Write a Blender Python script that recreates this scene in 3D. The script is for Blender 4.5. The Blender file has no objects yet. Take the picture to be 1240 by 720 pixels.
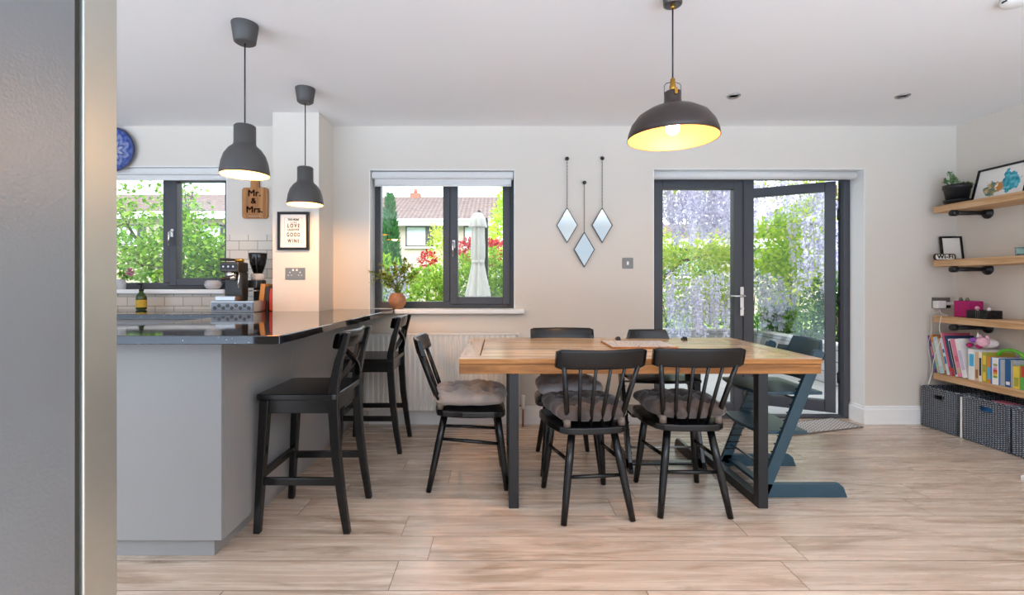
import bpy, bmesh, math, random
from mathutils import Vector, Matrix
R = math.radians
rnd = random.Random(7)
scene = bpy.context.scene
COL = scene.collection
F, CX, CY, CH = 580.0, 605.0, 345.0, 1.12      # focal length and principal point in pixels of the 1240x720 frame, eye height


def at(px, py, Y):
    return Vector(((px - CX) / F * Y, Y, CH - (py - CY) / F * Y))


# ------------------------------------------------------------------ materials
def lin(c):
    if isinstance(c, str):
        c = [int(c[i:i + 2], 16) for i in (0, 2, 4)]
    return tuple((x / 255 / 12.92 if x / 255 <= .04045 else ((x / 255 + .055) / 1.055) ** 2.4) for x in c)


def L4(c):
    return (*lin(c), 1.0)


class NT:
    def __init__(self, name):
        self.m = bpy.data.materials.new(name)
        self.m.use_nodes = True
        self.t = self.m.node_tree
        self.b = self.t.nodes['Principled BSDF']
        self.out = self.t.nodes['Material Output']

    def n(self, kind, **kw):
        x = self.t.nodes.new(kind)
        for k, v in kw.items():
            if k in x.inputs.keys():
                self.set(x, k, v)
            else:
                setattr(x, k, v)
        return x

    def set(self, node, key, v):
        s = node.inputs[key]
        if isinstance(v, bpy.types.NodeSocket):
            self.t.links.new(v, s)
        else:
            s.default_value = v

    def math(self, op, a, b=0.0, c=None):
        x = self.t.nodes.new('ShaderNodeMath')
        x.operation = op
        self.set(x, 0, a)
        self.set(x, 1, b)
        if c is not None:
            self.set(x, 2, c)
        return x.outputs[0]

    def mix(self, fac, a, b, blend='MIX'):
        x = self.t.nodes.new('ShaderNodeMix')
        x.data_type = 'RGBA'
        x.blend_type = blend
        self.set(x, 0, fac)
        self.set(x, 6, a)
        self.set(x, 7, b)
        return x.outputs[2]

    def ramp(self, fac, stops):
        x = self.t.nodes.new('ShaderNodeValToRGB')
        self.set(x, 0, fac)
        e = x.color_ramp.elements
        while len(e) < len(stops):
            e.new(.5)
        for s, (p, c) in zip(e, stops):
            s.position = p
            s.color = c
        return x.outputs[0]

    def coord(self, which='Object'):
        return self.n('ShaderNodeTexCoord').outputs[which]

    def mapped(self, scale=(1, 1, 1), loc=(0, 0, 0), rot=(0, 0, 0), which='Object', src=None):
        x = self.t.nodes.new('ShaderNodeMapping')
        self.t.links.new(src or self.coord(which), x.inputs[0])
        x.inputs['Location'].default_value = loc
        x.inputs['Rotation'].default_value = rot
        x.inputs['Scale'].default_value = scale
        return x.outputs[0]

    def noise(self, vec, scale=5., detail=3., rough=.5, dist=0.):
        x = self.n('ShaderNodeTexNoise', Scale=scale, Detail=detail, Roughness=rough, Distortion=dist)
        self.t.links.new(vec, x.inputs['Vector'])
        return x.outputs[0]

    def bump(self, h, strength=.2, dist=.01):
        x = self.n('ShaderNodeBump', Strength=strength, Distance=dist)
        self.t.links.new(h, x.inputs['Height'])
        self.t.links.new(x.outputs[0], self.b.inputs['Normal'])

    def p(self, **kw):
        names = dict(color='Base Color', rough='Roughness', metal='Metallic', spec='Specular IOR Level', coat='Coat Weight',
                     coat_rough='Coat Roughness', sheen='Sheen Weight', trans='Transmission Weight', ior='IOR', alpha='Alpha',
                     emit='Emission Color', emits='Emission Strength')
        for k, v in kw.items():
            self.set(self.b, names[k], v)
        return self


def plain(name, c, rough=.5, metal=0., var=.06, scale=18., bump=0., **kw):
    """a painted, plastic, metal or cloth surface: its colour broken up by a little noise"""
    t = NT(name)
    a = lin(c)
    nz = t.noise(t.mapped(), scale, 3.)
    lo = (*[x * (1 - var) for x in a], 1)
    hi = (*[min(1, x * (1 + var)) for x in a], 1)
    t.p(color=t.ramp(nz, [(.3, lo), (.7, hi)]), rough=rough, metal=metal, **kw)
    if bump:
        t.bump(t.noise(t.mapped(), scale * 8, 2.), bump, .004)
    return t.m


def wood(name, c1, c2, c3, axis='x', rough=.5, scale=1., island=.25, knots=True, bump=.12, spec=.5):
    t = NT(name)
    isl = t.n('ShaderNodeNewGeometry').outputs['Random Per Island']
    sc = {'x': (1.2, 16, 16), 'y': (16, 1.2, 16), 'z': (16, 16, 1.2)}[axis]
    off = t.n('ShaderNodeCombineXYZ', X=t.math('MULTIPLY', isl, 13.), Y=t.math('MULTIPLY', isl, 29.), Z=t.math('MULTIPLY', isl, 7.)).outputs[0]
    add = t.n('ShaderNodeVectorMath', operation='ADD')
    t.set(add, 0, t.coord())
    t.set(add, 1, off)
    v = t.mapped(tuple(s * scale for s in sc), src=add.outputs[0])
    g = t.noise(v, 1.6, 6., .62, .6)
    col = t.ramp(g, [(.30, L4(c1)), (.52, L4(c2)), (.72, L4(c3))])
    fine = t.noise(t.mapped(tuple(s * scale * 5 for s in sc), src=add.outputs[0]), 2., 3.)
    col = t.mix(t.math('MULTIPLY', t.math('GREATER_THAN', fine, .60), .25), col, L4(c1))
    if knots:
        k = t.noise(t.mapped(tuple(s * scale * .35 for s in sc), src=add.outputs[0]), 2.2, 2.)
        col = t.mix(t.ramp(k, [(.66, (0, 0, 0, 1)), (.76, (.55, .55, .55, 1))]), col, L4(c1))
    k = t.math('ADD', t.math('MULTIPLY', isl, 2 * island), 1 - island)
    hsv = t.n('ShaderNodeHueSaturation', Value=k, Color=col)
    t.p(color=hsv.outputs[0], rough=rough, spec=spec)
    t.bump(fine, bump, .002)
    return t.m


def leafy(name, cols, trans=.35, rough=.5):
    """leaves: each leaf its own tint, some light coming through"""
    t = NT(name)
    isl = t.n('ShaderNodeNewGeometry').outputs['Random Per Island']
    n = len(cols)
    col = t.ramp(isl, [(i / max(1, n - 1), L4(c)) for i, c in enumerate(cols)])
    t.p(color=col, rough=rough, spec=.3)
    tr = t.n('ShaderNodeBsdfTranslucent', Color=col)
    mx = t.n('ShaderNodeMixShader')
    t.set(mx, 0, trans)
    t.t.links.new(t.b.outputs[0], mx.inputs[1])
    t.t.links.new(tr.outputs[0], mx.inputs[2])
    t.t.links.new(mx.outputs[0], t.out.inputs[0])
    return t.m


def glass_mat(name, tint=(1, 1, 1, 1), refl=.9, rough=0.0):
    t = NT(name)
    tr = t.n('ShaderNodeBsdfTransparent', Color=tint)
    gl = t.n('ShaderNodeBsdfGlossy', Color=(1, 1, 1, 1), Roughness=rough)
    fr = t.math('MULTIPLY', t.n('ShaderNodeFresnel', IOR=1.45).outputs[0], refl)
    mx = t.n('ShaderNodeMixShader')
    t.set(mx, 0, fr)
    t.t.links.new(tr.outputs[0], mx.inputs[1])
    t.t.links.new(gl.outputs[0], mx.inputs[2])
    t.t.links.new(mx.outputs[0], t.out.inputs[0])
    t.t.nodes.remove(t.b)
    return t.m


def glow(name, c, strength):
    t = NT(name)
    t.p(color=L4(c), emit=L4(c), emits=strength)
    return t.m


M = {}


def make_materials():
    M['wall'] = plain('wall_paint', 'ddd6cb', .9, var=.012, scale=2.)
    M['ceiling'] = plain('ceiling_paint', 'f0f0f0', .95, var=.008, scale=2.)
    M['white'] = plain('white_gloss_paint', 'f2f2f0', .4, var=.01)
    M['blind'] = plain('blind_fabric', 'e2e2e0', .85, var=.02, scale=60)
    M['anthracite'] = plain('anthracite_frame', '45474d', .42, var=.04)
    M['black_wood'] = plain('black_lacquered_wood', '0c0c0d', .26, var=.15, scale=30, spec=.38)
    M['black_metal'] = plain('black_powder_metal', '1e1e20', .45, var=.1, scale=40)
    M['charcoal'] = plain('charcoal_steel', '17181b', .34, var=.1, scale=25, spec=.4)
    M['teal'] = plain('dark_teal_lacquer', '22404d', .38, var=.1, scale=20)
    M['steel'] = plain('brushed_steel', 'b9bbbd', .3, 1., var=.05, scale=40)
    M['dark_steel'] = plain('dark_steel', '77777a', .3, 1., var=.05, scale=40)
    M['chrome'] = plain('satin_chrome', 'd4d4d4', .2, 1., var=.02)
    M['brass'] = plain('satin_brass', 'b98a3c', .3, 1., var=.06)
    M['copper'] = plain('copper_pipe', 'b0724c', .35, 1., var=.05)
    M['cabinet'] = plain('grey_cabinet_laminate', '8d8d8d', .38, var=.015, scale=4)
    M['shade_grey'] = plain('grey_lamp_enamel', '4c4a49', .5, var=.04)
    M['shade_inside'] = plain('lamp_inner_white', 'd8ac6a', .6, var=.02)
    M['shade_black'] = plain('black_brown_lamp_enamel', '3b302c', .38, var=.05)
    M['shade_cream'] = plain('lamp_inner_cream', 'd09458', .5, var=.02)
    M['rad'] = plain('radiator_enamel', 'ebe7e0', .4, var=.01)
    M['black_plastic'] = plain('black_plastic', '1d1d1f', .4, var=.1, scale=30)
    M['grey_plate'] = plain('grey_metal_plate', '7a7873', .4, .6, var=.05)
    M['white_plastic'] = plain('white_plastic', 'efefec', .4, var=.02)
    M['paper'] = plain('paper', 'efece4', .9, var=.02, scale=30)
    M['ink'] = plain('ink', '2a2724', .9, var=.05)
    M['soil'] = plain('soil', '3c2f24', .95, var=.3, scale=60, bump=.5)
    M['terracotta'] = plain('terracotta_pot', 'a87552', .5, var=.3, scale=14)
    M['mirror'] = plain('mirror_glass', 'e8eeee', .02, 1., var=.005)
    M['clear'] = glass_mat('window_glass')
    M['smoke'] = glass_mat('smoked_plastic', (.16, .15, .15, 1))
    M['blue_glass'] = glass_mat('pale_blue_glass', (.62, .80, .86, 1))
    M['milk'] = plain('milky_glass', 'e3e5ea', .15, var=.02, trans=.35)
    M['green_glass'] = plain('green_bottle_glass', '3c5a1c', .1, var=.05, trans=.4)
    M['bulb'] = glow('lamp_bulb', 'ffc67a', 22.)
    M['bulb_clear'] = glow('lamp_filament_bulb', 'ffd9a0', 30.)
    M['downlight'] = plain('downlight_lens', 'c9c9c8', .3, var=.02)
    M['floor_oak'] = floor_mat()
    M['table_wood'] = wood('reclaimed_table_pine', '957552', 'c6a57e', 'dfc4a0', 'x', .22, 1., .2, bump=.15, spec=.9)
    M['table_wood_y'] = wood('reclaimed_table_pine_cross', '957552', 'c6a57e', 'dfc4a0', 'y', .22, 1., .2, bump=.15, spec=.9)
    M['edge_wood'] = wood('oiled_table_edge_pine', '74481f', 'a8713a', 'c48d52', 'x', .42, 1., .12, spec=.35)
    M['edge_wood_y'] = wood('oiled_table_edge_pine_cross', '74481f', 'a8713a', 'c48d52', 'y', .42, 1., .12, spec=.35)
    M['shelf_wood'] = wood('shelf_pine', 'b38656', 'd3ab80', 'e2c39e', 'y', .6, .9, .08)
    M['board_wood'] = wood('carved_board_wood', '8a552a', 'ad7540', 'bd8850', 'z', .6, 1.3, .05)
    M['bark'] = wood('tree_bark', '3c2f26', '5b4a3c', '746252', 'z', .9, .6, .1, bump=.5)
    M['velvet'] = plain('grey_brown_velvet', '968a82', .78, var=.2, scale=9, sheen=.4)
    M['velvet_dark'] = plain('brown_velvet', '4a403b', .8, var=.22, scale=9, sheen=.25)
    M['velvet_grey_lit'] = plain('lit_grey_velvet', 'b8bac2', .78, var=.2, scale=9, sheen=.35)  # raised to a pale bluish grey: window light put into the colour
    M['strap'] = plain('taupe_strap', '74675d', .9, var=.08)
    M['quartz'] = quartz_mat()
    M['tile'] = tile_mat()
    M['fridge_side'] = fridge_mat()
    M['fridge_door'] = plain('fridge_brushed_steel', 'c4c5bd', .38, .85, var=.03, scale=5)
    M['seal'] = plain('fridge_gasket', '35332b', .7)
    M['wicker'] = wicker_mat()
    M['mat'] = doormat_mat()
    M['plate'] = plate_mat()
    M['patio'] = plain('patio_slab', '9d9c99', .85, var=.08, scale=3)
    M['sleeper'] = sleeper_mat()
    M['lawn'] = plain('lawn', '6f8a3c', .95, var=.3, scale=8)
    M['render'] = plain('house_render', 'b9ab9c', .95, var=.04, scale=3)
    M['rooftile'] = roof_mat()
    M['house_white'] = plain('house_white_trim', 'ecebe7', .7, var=.03)
    M['dark_window'] = plain('house_window_frame', '4a4643', .5)
    M['curtain'] = plain('net_curtain', 'c9d3d8', .9, var=.1, scale=30)
    M['brick'] = plain('chimney_brick', '9c6a55', .9, var=.2, scale=20)
    M['parasol'] = plain('off_white_canvas', 'cfcfc8', .9, var=.04, scale=10)
    M['leaf_fresh'] = leafy('fresh_green_leaves', ['40701f', '6a9c2c', '84b838', 'a8cc4c', '568a28'], .35)
    M['leaf_hedge'] = leafy('hedge_leaves', ['557f26', '86b236', 'b0d046', '9abf40', '6a9630'], .32)
    M['leaf_lime'] = leafy('lime_maple_leaves', ['acc82c', 'cbe834', 'def250', '93c032', 'd6e83e'], .5)
    M['leaf_yellow'] = leafy('yellow_green_leaves', ['b3c23c', 'cfdc50', '8fb63a', 'e0e070', 'a2c244'], .45)
    M['leaf_mid'] = leafy('mid_green_leaves', ['3c6a2e', '588c3a', '6fa446', '4a7a34'], .3)
    M['leaf_dark'] = leafy('dark_green_leaves', ['24471f', '34602a', '447536', '2c5226'], .25)
    M['leaf_conifer'] = leafy('conifer_sprays', ['2f5a35', '3f7441', '53894a', '2a4f2e'], .2)
    M['leaf_red'] = leafy('red_shrub_leaves', ['b3242f', 'd63a44', 'e2555a', '9a2a2c', 'c9402f'], .35)
    M['leaf_blade'] = leafy('strap_leaves', ['4f8a3a', '6faa48', '86bb5c', '3f7a3c'], .35)
    M['lilac'] = leafy('lilac_blossom', ['cbc5de', 'e4e1ee', 'f3f2f8', 'b3abcc', 'dad6e8', 'fbfafd'], .45)
    M['leaf_vase'] = leafy('vase_leaves', ['7d9038', 'a9b84a', 'c9cc66', '5f7a30', '9a8038'], .45)
    M['succulent'] = leafy('succulent_leaves', ['4f7d4a', '6a9a60', '86b07a', '3f6a3e'], .15)
    M['pink_petal'] = leafy('pink_petals', ['d98ab4', 'e6a8c8', 'c86a9c'], .3)


def floor_mat():
    t = NT('oak_plank_floor')
    sp = t.n('ShaderNodeSeparateXYZ', Vector=t.coord())
    x, y = sp.outputs[0], sp.outputs[1]
    yr = t.math('DIVIDE', t.math('SUBTRACT', y, 1.757 - 1.9), .19)
    row = t.math('FLOOR', yr)
    h = t.n('ShaderNodeTexWhiteNoise', noise_dimensions='1D', W=row).outputs[0]
    xr = t.math('DIVIDE', t.math('ADD', x, t.math('MULTIPLY_ADD', h, 5.3, 20.)), 1.55)
    pid = t.math('FLOOR', xr)
    rid = t.n('ShaderNodeTexWhiteNoise', noise_dimensions='2D', Vector=t.n('ShaderNodeCombineXYZ', X=row, Y=pid).outputs[0]).outputs[0]
    fy = t.math('FRACT', yr)
    fx = t.math('FRACT', xr)
    dy = t.math('MULTIPLY', t.math('MINIMUM', fy, t.math('SUBTRACT', 1., fy)), .19)
    dx = t.math('MULTIPLY', t.math('MINIMUM', fx, t.math('SUBTRACT', 1., fx)), 1.55)
    d = t.math('MINIMUM', dx, dy)
    gap = t.math('LESS_THAN', d, .0019)
    off = t.n('ShaderNodeCombineXYZ', X=t.math('MULTIPLY', rid, 37.), Y=t.math('MULTIPLY', rid, 91.), Z=0.).outputs[0]
    ad = t.n('ShaderNodeVectorMath', operation='ADD')
    t.set(ad, 0, t.coord())
    t.set(ad, 1, off)
    g = t.noise(t.mapped((.7, 11., 1.), src=ad.outputs[0]), 2.2, 8., .68, .5)
    col = t.ramp(g, [(.22, L4('98816c')), (.40, L4('bea793')), (.55, L4('cdb8a5')), (.78, L4('d9c8b7'))])
    kn = t.noise(t.mapped((1.1, 6., 1.), src=ad.outputs[0]), 1.5, 5., .6, .8)
    col = t.mix(t.ramp(kn, [(.53, (0, 0, 0, 1)), (.70, (.75, .75, .75, 1))]), col, L4('84694f'))
    fine = t.noise(t.mapped((3., 90., 1.), src=ad.outputs[0]), 3., 3.)
    col = t.mix(t.math('MULTIPLY', t.math('GREATER_THAN', fine, .58), .18), col, L4('b09a86'))
    hsv = t.n('ShaderNodeHueSaturation', Value=t.math('MULTIPLY_ADD', rid, .22, .89), Color=col)
    col = t.mix(t.math('MULTIPLY', gap, .9), hsv.outputs[0], L4('6a5443'))
    t.p(color=col, rough=t.math('MULTIPLY_ADD', g, .14, .20), spec=.5)
    t.bump(t.math('SUBTRACT', t.math('MULTIPLY', fine, .2), gap), .15, .002)
    return t.m


def quartz_mat():
    t = NT('black_speckled_quartz')
    v = t.n('ShaderNodeTexVoronoi', Scale=95.)
    t.t.links.new(t.coord(), v.inputs['Vector'])
    sel = t.math('MULTIPLY', t.math('LESS_THAN', v.outputs['Distance'], .16),
                 t.math('GREATER_THAN', t.n('ShaderNodeSeparateColor', Color=v.outputs['Color']).outputs[0], .86))
    col = t.mix(sel, t.ramp(t.noise(t.mapped(), 25., 4.), [(.3, L4('0d0d0f')), (.75, L4('1f1f24'))]), L4('b9bcc2'))
    t.p(color=col, rough=.05, spec=.9)
    return t.m


def tile_mat():
    t = NT('white_metro_tiles')
    b = t.n('ShaderNodeTexBrick', Scale=1., Color1=L4('e4dccf'), Color2=L4('dcd2c4'), Mortar=L4('8d8578'))
    b.offset = .5
    t.set(b, 'Mortar Size', .0022)
    t.set(b, 'Mortar Smooth', .1)
    t.set(b, 'Brick Width', .15)
    t.set(b, 'Row Height', .075)
    sp = t.n('ShaderNodeSeparateXYZ', Vector=t.coord())
    cb = t.n('ShaderNodeCombineXYZ', X=t.math('ADD', sp.outputs[0], 9.0), Y=t.math('ADD', sp.outputs[2], .023), Z=0.)
    t.t.links.new(cb.outputs[0], b.inputs['Vector'])
    t.p(color=b.outputs['Color'], rough=.16)
    t.bump(t.math('SUBTRACT', 1., b.outputs['Fac']), .4, .003)
    return t.m


def fridge_mat():
    t = NT('textured_grey_fridge_side')
    v = t.mapped()
    a = t.noise(v, 170., 3., .6)
    t.p(color=t.ramp(t.noise(v, 3., 2.), [(.3, L4('84878a')), (.7, L4('8d9092'))]), rough=.32, metal=.35)
    t.bump(a, .22, .003)
    return t.m


def wicker_mat():
    t = NT('dark_woven_wicker')
    sp = t.n('ShaderNodeSeparateXYZ', Vector=t.coord())
    u = t.math('ADD', sp.outputs[0], sp.outputs[1])
    s1 = t.math('SINE', t.math('MULTIPLY', u, 2 * math.pi / .036))
    s2 = t.math('SINE', t.math('MULTIPLY_ADD', sp.outputs[2], 2 * math.pi / .0135, t.math('MULTIPLY', t.math('SIGN', s1), math.pi / 2)))
    w = t.math('MULTIPLY', t.math('ABSOLUTE', s1), t.math('MULTIPLY_ADD', s2, .5, .5))
    n = t.noise(t.mapped(), 60., 2.)
    w2 = t.math('ADD', t.math('MULTIPLY', w, .8), t.math('MULTIPLY', n, .25))
    t.p(color=t.ramp(w2, [(.06, L4('1c1f24')), (.34, L4('4b525c')), (.8, L4('a3adb8'))]), rough=.55)
    t.bump(w, .8, .006)
    return t.m


def doormat_mat():
    t = NT('chevron_doormat')
    sp = t.n('ShaderNodeSeparateXYZ', Vector=t.coord())
    z = t.math('ABSOLUTE', t.math('SUBTRACT', t.math('FRACT', t.math('DIVIDE', sp.outputs[0], .05)), .5))
    s = t.math('FRACT', t.math('DIVIDE', t.math('ADD', sp.outputs[1], t.math('MULTIPLY', z, .03)), .024))
    t.p(color=t.mix(t.math('GREATER_THAN', s, .5), L4('8d8580'), L4('d9d5d0')), rough=.95)
    t.bump(t.noise(t.mapped(), 200., 2.), .5, .004)
    return t.m


def plate_mat():
    t = NT('blue_painted_plate')
    v = t.n('ShaderNodeVectorMath', operation='LENGTH')
    t.t.links.new(t.coord(), v.inputs[0])
    sp = t.n('ShaderNodeSeparateXYZ', Vector=t.coord())
    ang = t.math('ARCTAN2', sp.outputs[2], sp.outputs[0])
    pet = t.math('MULTIPLY', t.math('COSINE', t.math('MULTIPLY', ang, 8.)), .022)
    r = t.math('ADD', v.outputs['Value'], pet)
    base = t.ramp(t.math('DIVIDE', r, .2), [(.0, L4('8f6a5a')), (.18, L4('c9cbd6')), (.3, L4('24408c')), (.48, L4('93a0c0')), (.6, L4('1f3f96')), (.8, L4('27489c'))])
    rim = t.ramp(t.math('DIVIDE', v.outputs['Value'], .2), [(.0, (0, 0, 0, 1)), (.80, (0, 0, 0, 1)), (.81, (.6, .6, .6, 1)), (.86, (.6, .6, .6, 1)), (.87, (1, 1, 1, 1))])
    col = t.mix(rim, t.mix(.35, base, t.ramp(t.noise(t.mapped(), 40., 3.), [(.4, L4('16306e')), (.6, L4('8090bd'))])), L4('2b3350'))
    t.p(color=col, rough=.2)
    return t.m


def sleeper_mat():
    t = NT('grey_planter_boards')
    sp = t.n('ShaderNodeSeparateXYZ', Vector=t.coord())
    f = t.math('FRACT', t.math('DIVIDE', sp.outputs[2], .14))
    g = t.math('LESS_THAN', f, .06)
    c = t.ramp(t.noise(t.mapped((2., 2., 40.)), 2., 4.), [(.3, L4('9da0a3')), (.7, L4('b4b7ba'))])
    t.p(color=t.mix(g, c, L4('4a4a4c')), rough=.8)
    return t.m


def roof_mat():
    t = NT('brown_pantile_roof')
    sp = t.n('ShaderNodeSeparateXYZ', Vector=t.coord())
    a = t.math('SINE', t.math('MULTIPLY', sp.outputs[0], 2 * math.pi / .24))
    b = t.math('FRACT', t.math('DIVIDE', sp.outputs[1], .34))
    h = t.math('ADD', t.math('MULTIPLY', a, .3), b)
    n = t.noise(t.mapped(), 3., 4.)
    col = t.ramp(t.math('ADD', t.math('MULTIPLY', h, .35), t.math('MULTIPLY', n, .6)), [(.1, L4('3a2f29')), (.45, L4('65544b')), (.8, L4('88746b'))])
    t.p(color=col, rough=.9)
    t.bump(h, .6, .05)
    return t.m


# ------------------------------------------------------------------ mesh building
ROOTM = {}


class MB:
    def __init__(self):
        self.v, self.f, self.s = [], [], []

    def add(self, vs, fs, smooth=False):
        b = len(self.v)
        self.v += [Vector(p) for p in vs]
        self.f += [tuple(b + i for i in f) for f in fs]
        self.s += [smooth] * len(fs)
        return self

    def box(self, x0, x1, y0, y1, z0, z1):
        return self.add([(x0, y0, z0), (x1, y0, z0), (x1, y1, z0), (x0, y1, z0), (x0, y0, z1), (x1, y0, z1), (x1, y1, z1), (x0, y1, z1)],
                        [(3, 2, 1, 0), (4, 5, 6, 7), (0, 1, 5, 4), (1, 2, 6, 5), (2, 3, 7, 6), (3, 0, 4, 7)])

    def bar(self, p, q, w, h, up=(0, 0, 1), w2=None, h2=None):
        """a rectangular bar from p to q: w across, h along up"""
        p, q, up = Vector(p), Vector(q), Vector(up)
        d = (q - p).normalized()
        sx = d.cross(up).normalized()
        sy = sx.cross(d).normalized()
        w2, h2 = w2 or w, h2 or h
        vs = []
        for c, a, b in ((p, w / 2, h / 2), (q, w2 / 2, h2 / 2)):
            vs += [c - sx * a - sy * b, c + sx * a - sy * b, c + sx * a + sy * b, c - sx * a + sy * b]
        return self.add(vs, [(0, 1, 2, 3), (7, 6, 5, 4), (0, 4, 5, 1), (1, 5, 6, 2), (2, 6, 7, 3), (3, 7, 4, 0)])

    def tube(self, pts, rad, n=10, caps=True):
        pts = [Vector(p) for p in pts]
        if not isinstance(rad, (list, tuple)):
            rad = [rad] * len(pts)
        b = len(self.v)
        ref = None
        for i, p in enumerate(pts):
            d = (pts[min(i + 1, len(pts) - 1)] - pts[max(i - 1, 0)]).normalized()
            if ref is None:
                ref = Vector((0, 0, 1)) if abs(d.z) < .9 else Vector((1, 0, 0))
            a = d.cross(ref)
            a = a.normalized() if a.length > 1e-6 else d.orthogonal().normalized()
            ref = a.cross(d).normalized()
            for k in range(n):
                t = 2 * math.pi * k / n
                self.v.append(p + (a * math.cos(t) + ref * math.sin(t)) * rad[i])
        for i in range(len(pts) - 1):
            for k in range(n):
                k2 = (k + 1) % n
                self.f.append((b + i * n + k, b + i * n + k2, b + (i + 1) * n + k2, b + (i + 1) * n + k))
                self.s.append(True)
        if caps:
            self.f += [tuple(b + k for k in range(n))[::-1], tuple(b + (len(pts) - 1) * n + k for k in range(n))]
            self.s += [False, False]
        return self

    def lathe(self, prof, c=(0, 0, 0), n=28, axis='z', closed=False, caps=True):
        c = Vector(c)
        b = len(self.v)
        for r, z in prof:
            for k in range(n):
                t = 2 * math.pi * k / n
                x, y = r * math.cos(t), r * math.sin(t)
                self.v.append(c + (Vector((x, y, z)) if axis == 'z' else Vector((x, z, y)) if axis == 'y' else Vector((z, x, y))))
        m = len(prof)
        for i in range(m if closed else m - 1):
            j = (i + 1) % m
            for k in range(n):
                k2 = (k + 1) % n
                self.f.append((b + i * n + k, b + i * n + k2, b + j * n + k2, b + j * n + k))
                self.s.append(True)
        if not closed and caps:
            for i, fl in ((0, True), (m - 1, False)):
                if prof[i][0] > 1e-5:
                    q = tuple(b + i * n + k for k in range(n))
                    self.f.append(q[::-1] if fl else q)
                    self.s.append(False)
        return self

    def prism(self, poly, a0, a1, fn=None, smooth=False):
        """poly in two coordinates, extruded from a0 to a1; fn(u, v, a) gives the point"""
        fn = fn or (lambda u, v, a: (u, v, a))
        n = len(poly)
        vs = [fn(u, v, a0) for u, v in poly] + [fn(u, v, a1) for u, v in poly]
        fs = [tuple(range(n))[::-1], tuple(range(n, 2 * n))]
        self.add(vs, fs)
        b = len(self.v) - 2 * n
        for i in range(n):
            j = (i + 1) % n
            self.f.append((b + i, b + j, b + n + j, b + n + i))
            self.s.append(smooth)
        return self

    def sphere(self, c, r, n=14, m=8, sc=(1, 1, 1)):
        c = Vector(c)
        rows = []
        vs = []
        for i in range(m + 1):
            ph = math.pi * i / m
            for k in range(n):
                t = 2 * math.pi * k / n
                vs.append((c.x + r * sc[0] * math.sin(ph) * math.cos(t), c.y + r * sc[1] * math.sin(ph) * math.sin(t), c.z + r * sc[2] * math.cos(ph)))
        fs = [(i * n + k, (i + 1) * n + k, (i + 1) * n + (k + 1) % n, i * n + (k + 1) % n) for i in range(m) for k in range(n)]
        return self.add(vs, fs, True)

    def grid(self, fn, nu, nv, smooth=True):
        vs = [fn(i / nu, j / nv) for i in range(nu + 1) for j in range(nv + 1)]
        w = nv + 1
        return self.add(vs, [(i * w + j, (i + 1) * w + j, (i + 1) * w + j + 1, i * w + j + 1) for i in range(nu) for j in range(nv)], smooth)

    def leaf(self, p, d, up, ln, wd):
        """one folded leaf from p along d"""
        p, d = Vector(p), Vector(d).normalized()
        s = d.cross(Vector(up))
        s = s.normalized() if s.length > 1e-4 else d.orthogonal().normalized()
        nn = s.cross(d)
        m = p + d * ln * .5
        b = len(self.v)
        self.v += [p, m + s * wd * .5 + nn * wd * .18, p + d * ln, m - s * wd * .5 + nn * wd * .18]
        self.f += [(b, b + 1, b + 2), (b, b + 2, b + 3)]
        self.s += [False, False]
        return self

    def move(self, mat):
        self.v = [mat @ p for p in self.v]
        return self

    def build(self, name, mat, parent=None, bevel=0., seg=2, world=False, recalc=True, sub=0):
        me = bpy.data.meshes.new(name)
        vs = self.v
        if parent is not None and world:
            inv = ROOTM[parent.name].inverted()
            vs = [inv @ p for p in vs]
        me.from_pydata([tuple(p) for p in vs], [], self.f)
        me.polygons.foreach_set('use_smooth', self.s)
        if recalc and len(self.f) < 6000:
            bm = bmesh.new()
            bm.from_mesh(me)
            bmesh.ops.recalc_face_normals(bm, faces=bm.faces)
            bm.to_mesh(me)
            bm.free()
        for m in (mat if isinstance(mat, (list, tuple)) else [mat]):
            me.materials.append(M[m] if isinstance(m, str) else m)
        o = bpy.data.objects.new(name, me)
        COL.objects.link(o)
        if parent is not None:
            o.parent = parent
            ROOTM[o.name] = ROOTM[parent.name]
        else:
            ROOTM[o.name] = Matrix.Identity(4)
        if bevel:
            b = o.modifiers.new('bevel', 'BEVEL')
            b.width, b.segments, b.limit_method, b.angle_limit = bevel, seg, 'ANGLE', R(40)
            b.harden_normals = False
        if sub:
            b = o.modifiers.new('subdivision', 'SUBSURF')
            b.levels = b.render_levels = sub
        return o


def tag(o, label=None, cat=None, group=None, kind=None):
    if label:
        o['label'] = label
    if cat:
        o['category'] = cat
    if group:
        o['group'] = group
    if kind:
        o['kind'] = kind
    return o


def thing(name, label, cat, loc=(0, 0, 0), rz=0., group=None, kind=None, rot=None):
    o = bpy.data.objects.new(name, None)
    COL.objects.link(o)
    o.empty_display_size = .1
    o.location = loc
    e = rot or (0, 0, rz)
    o.rotation_euler = e
    from mathutils import Euler
    ROOTM[o.name] = Matrix.Translation(Vector(loc)) @ Euler(e).to_matrix().to_4x4()
    return tag(o, label, cat, group, kind)


def dup(root, loc, rz, label, group=None):
    r = root.copy()
    COL.objects.link(r)
    r.location = loc
    r.rotation_euler = (0, 0, rz)
    r['label'] = label
    if group:
        r['group'] = group
    for ch in [o for o in KIDS(root)]:
        c = ch.copy()
        COL.objects.link(c)
        c.parent = r
        for g in KIDS(ch):
            d = g.copy()
            COL.objects.link(d)
            d.parent = c
    ROOTM[r.name] = Matrix.Translation(Vector(loc)) @ Matrix.Rotation(rz, 4, 'Z')
    return r


def KIDS(o):
    return [c for c in bpy.data.objects if c.parent == o]


def remat(root, table):
    """give a copied thing its own material: its meshes are copied first"""
    for o in KIDS(root):
        for q in [o] + KIDS(o):
            if q.type == 'MESH' and q.data.materials and q.data.materials[0].name in table:
                q.data = q.data.copy()
                q.data.materials[0] = table[q.data.materials[0].name]


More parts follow.
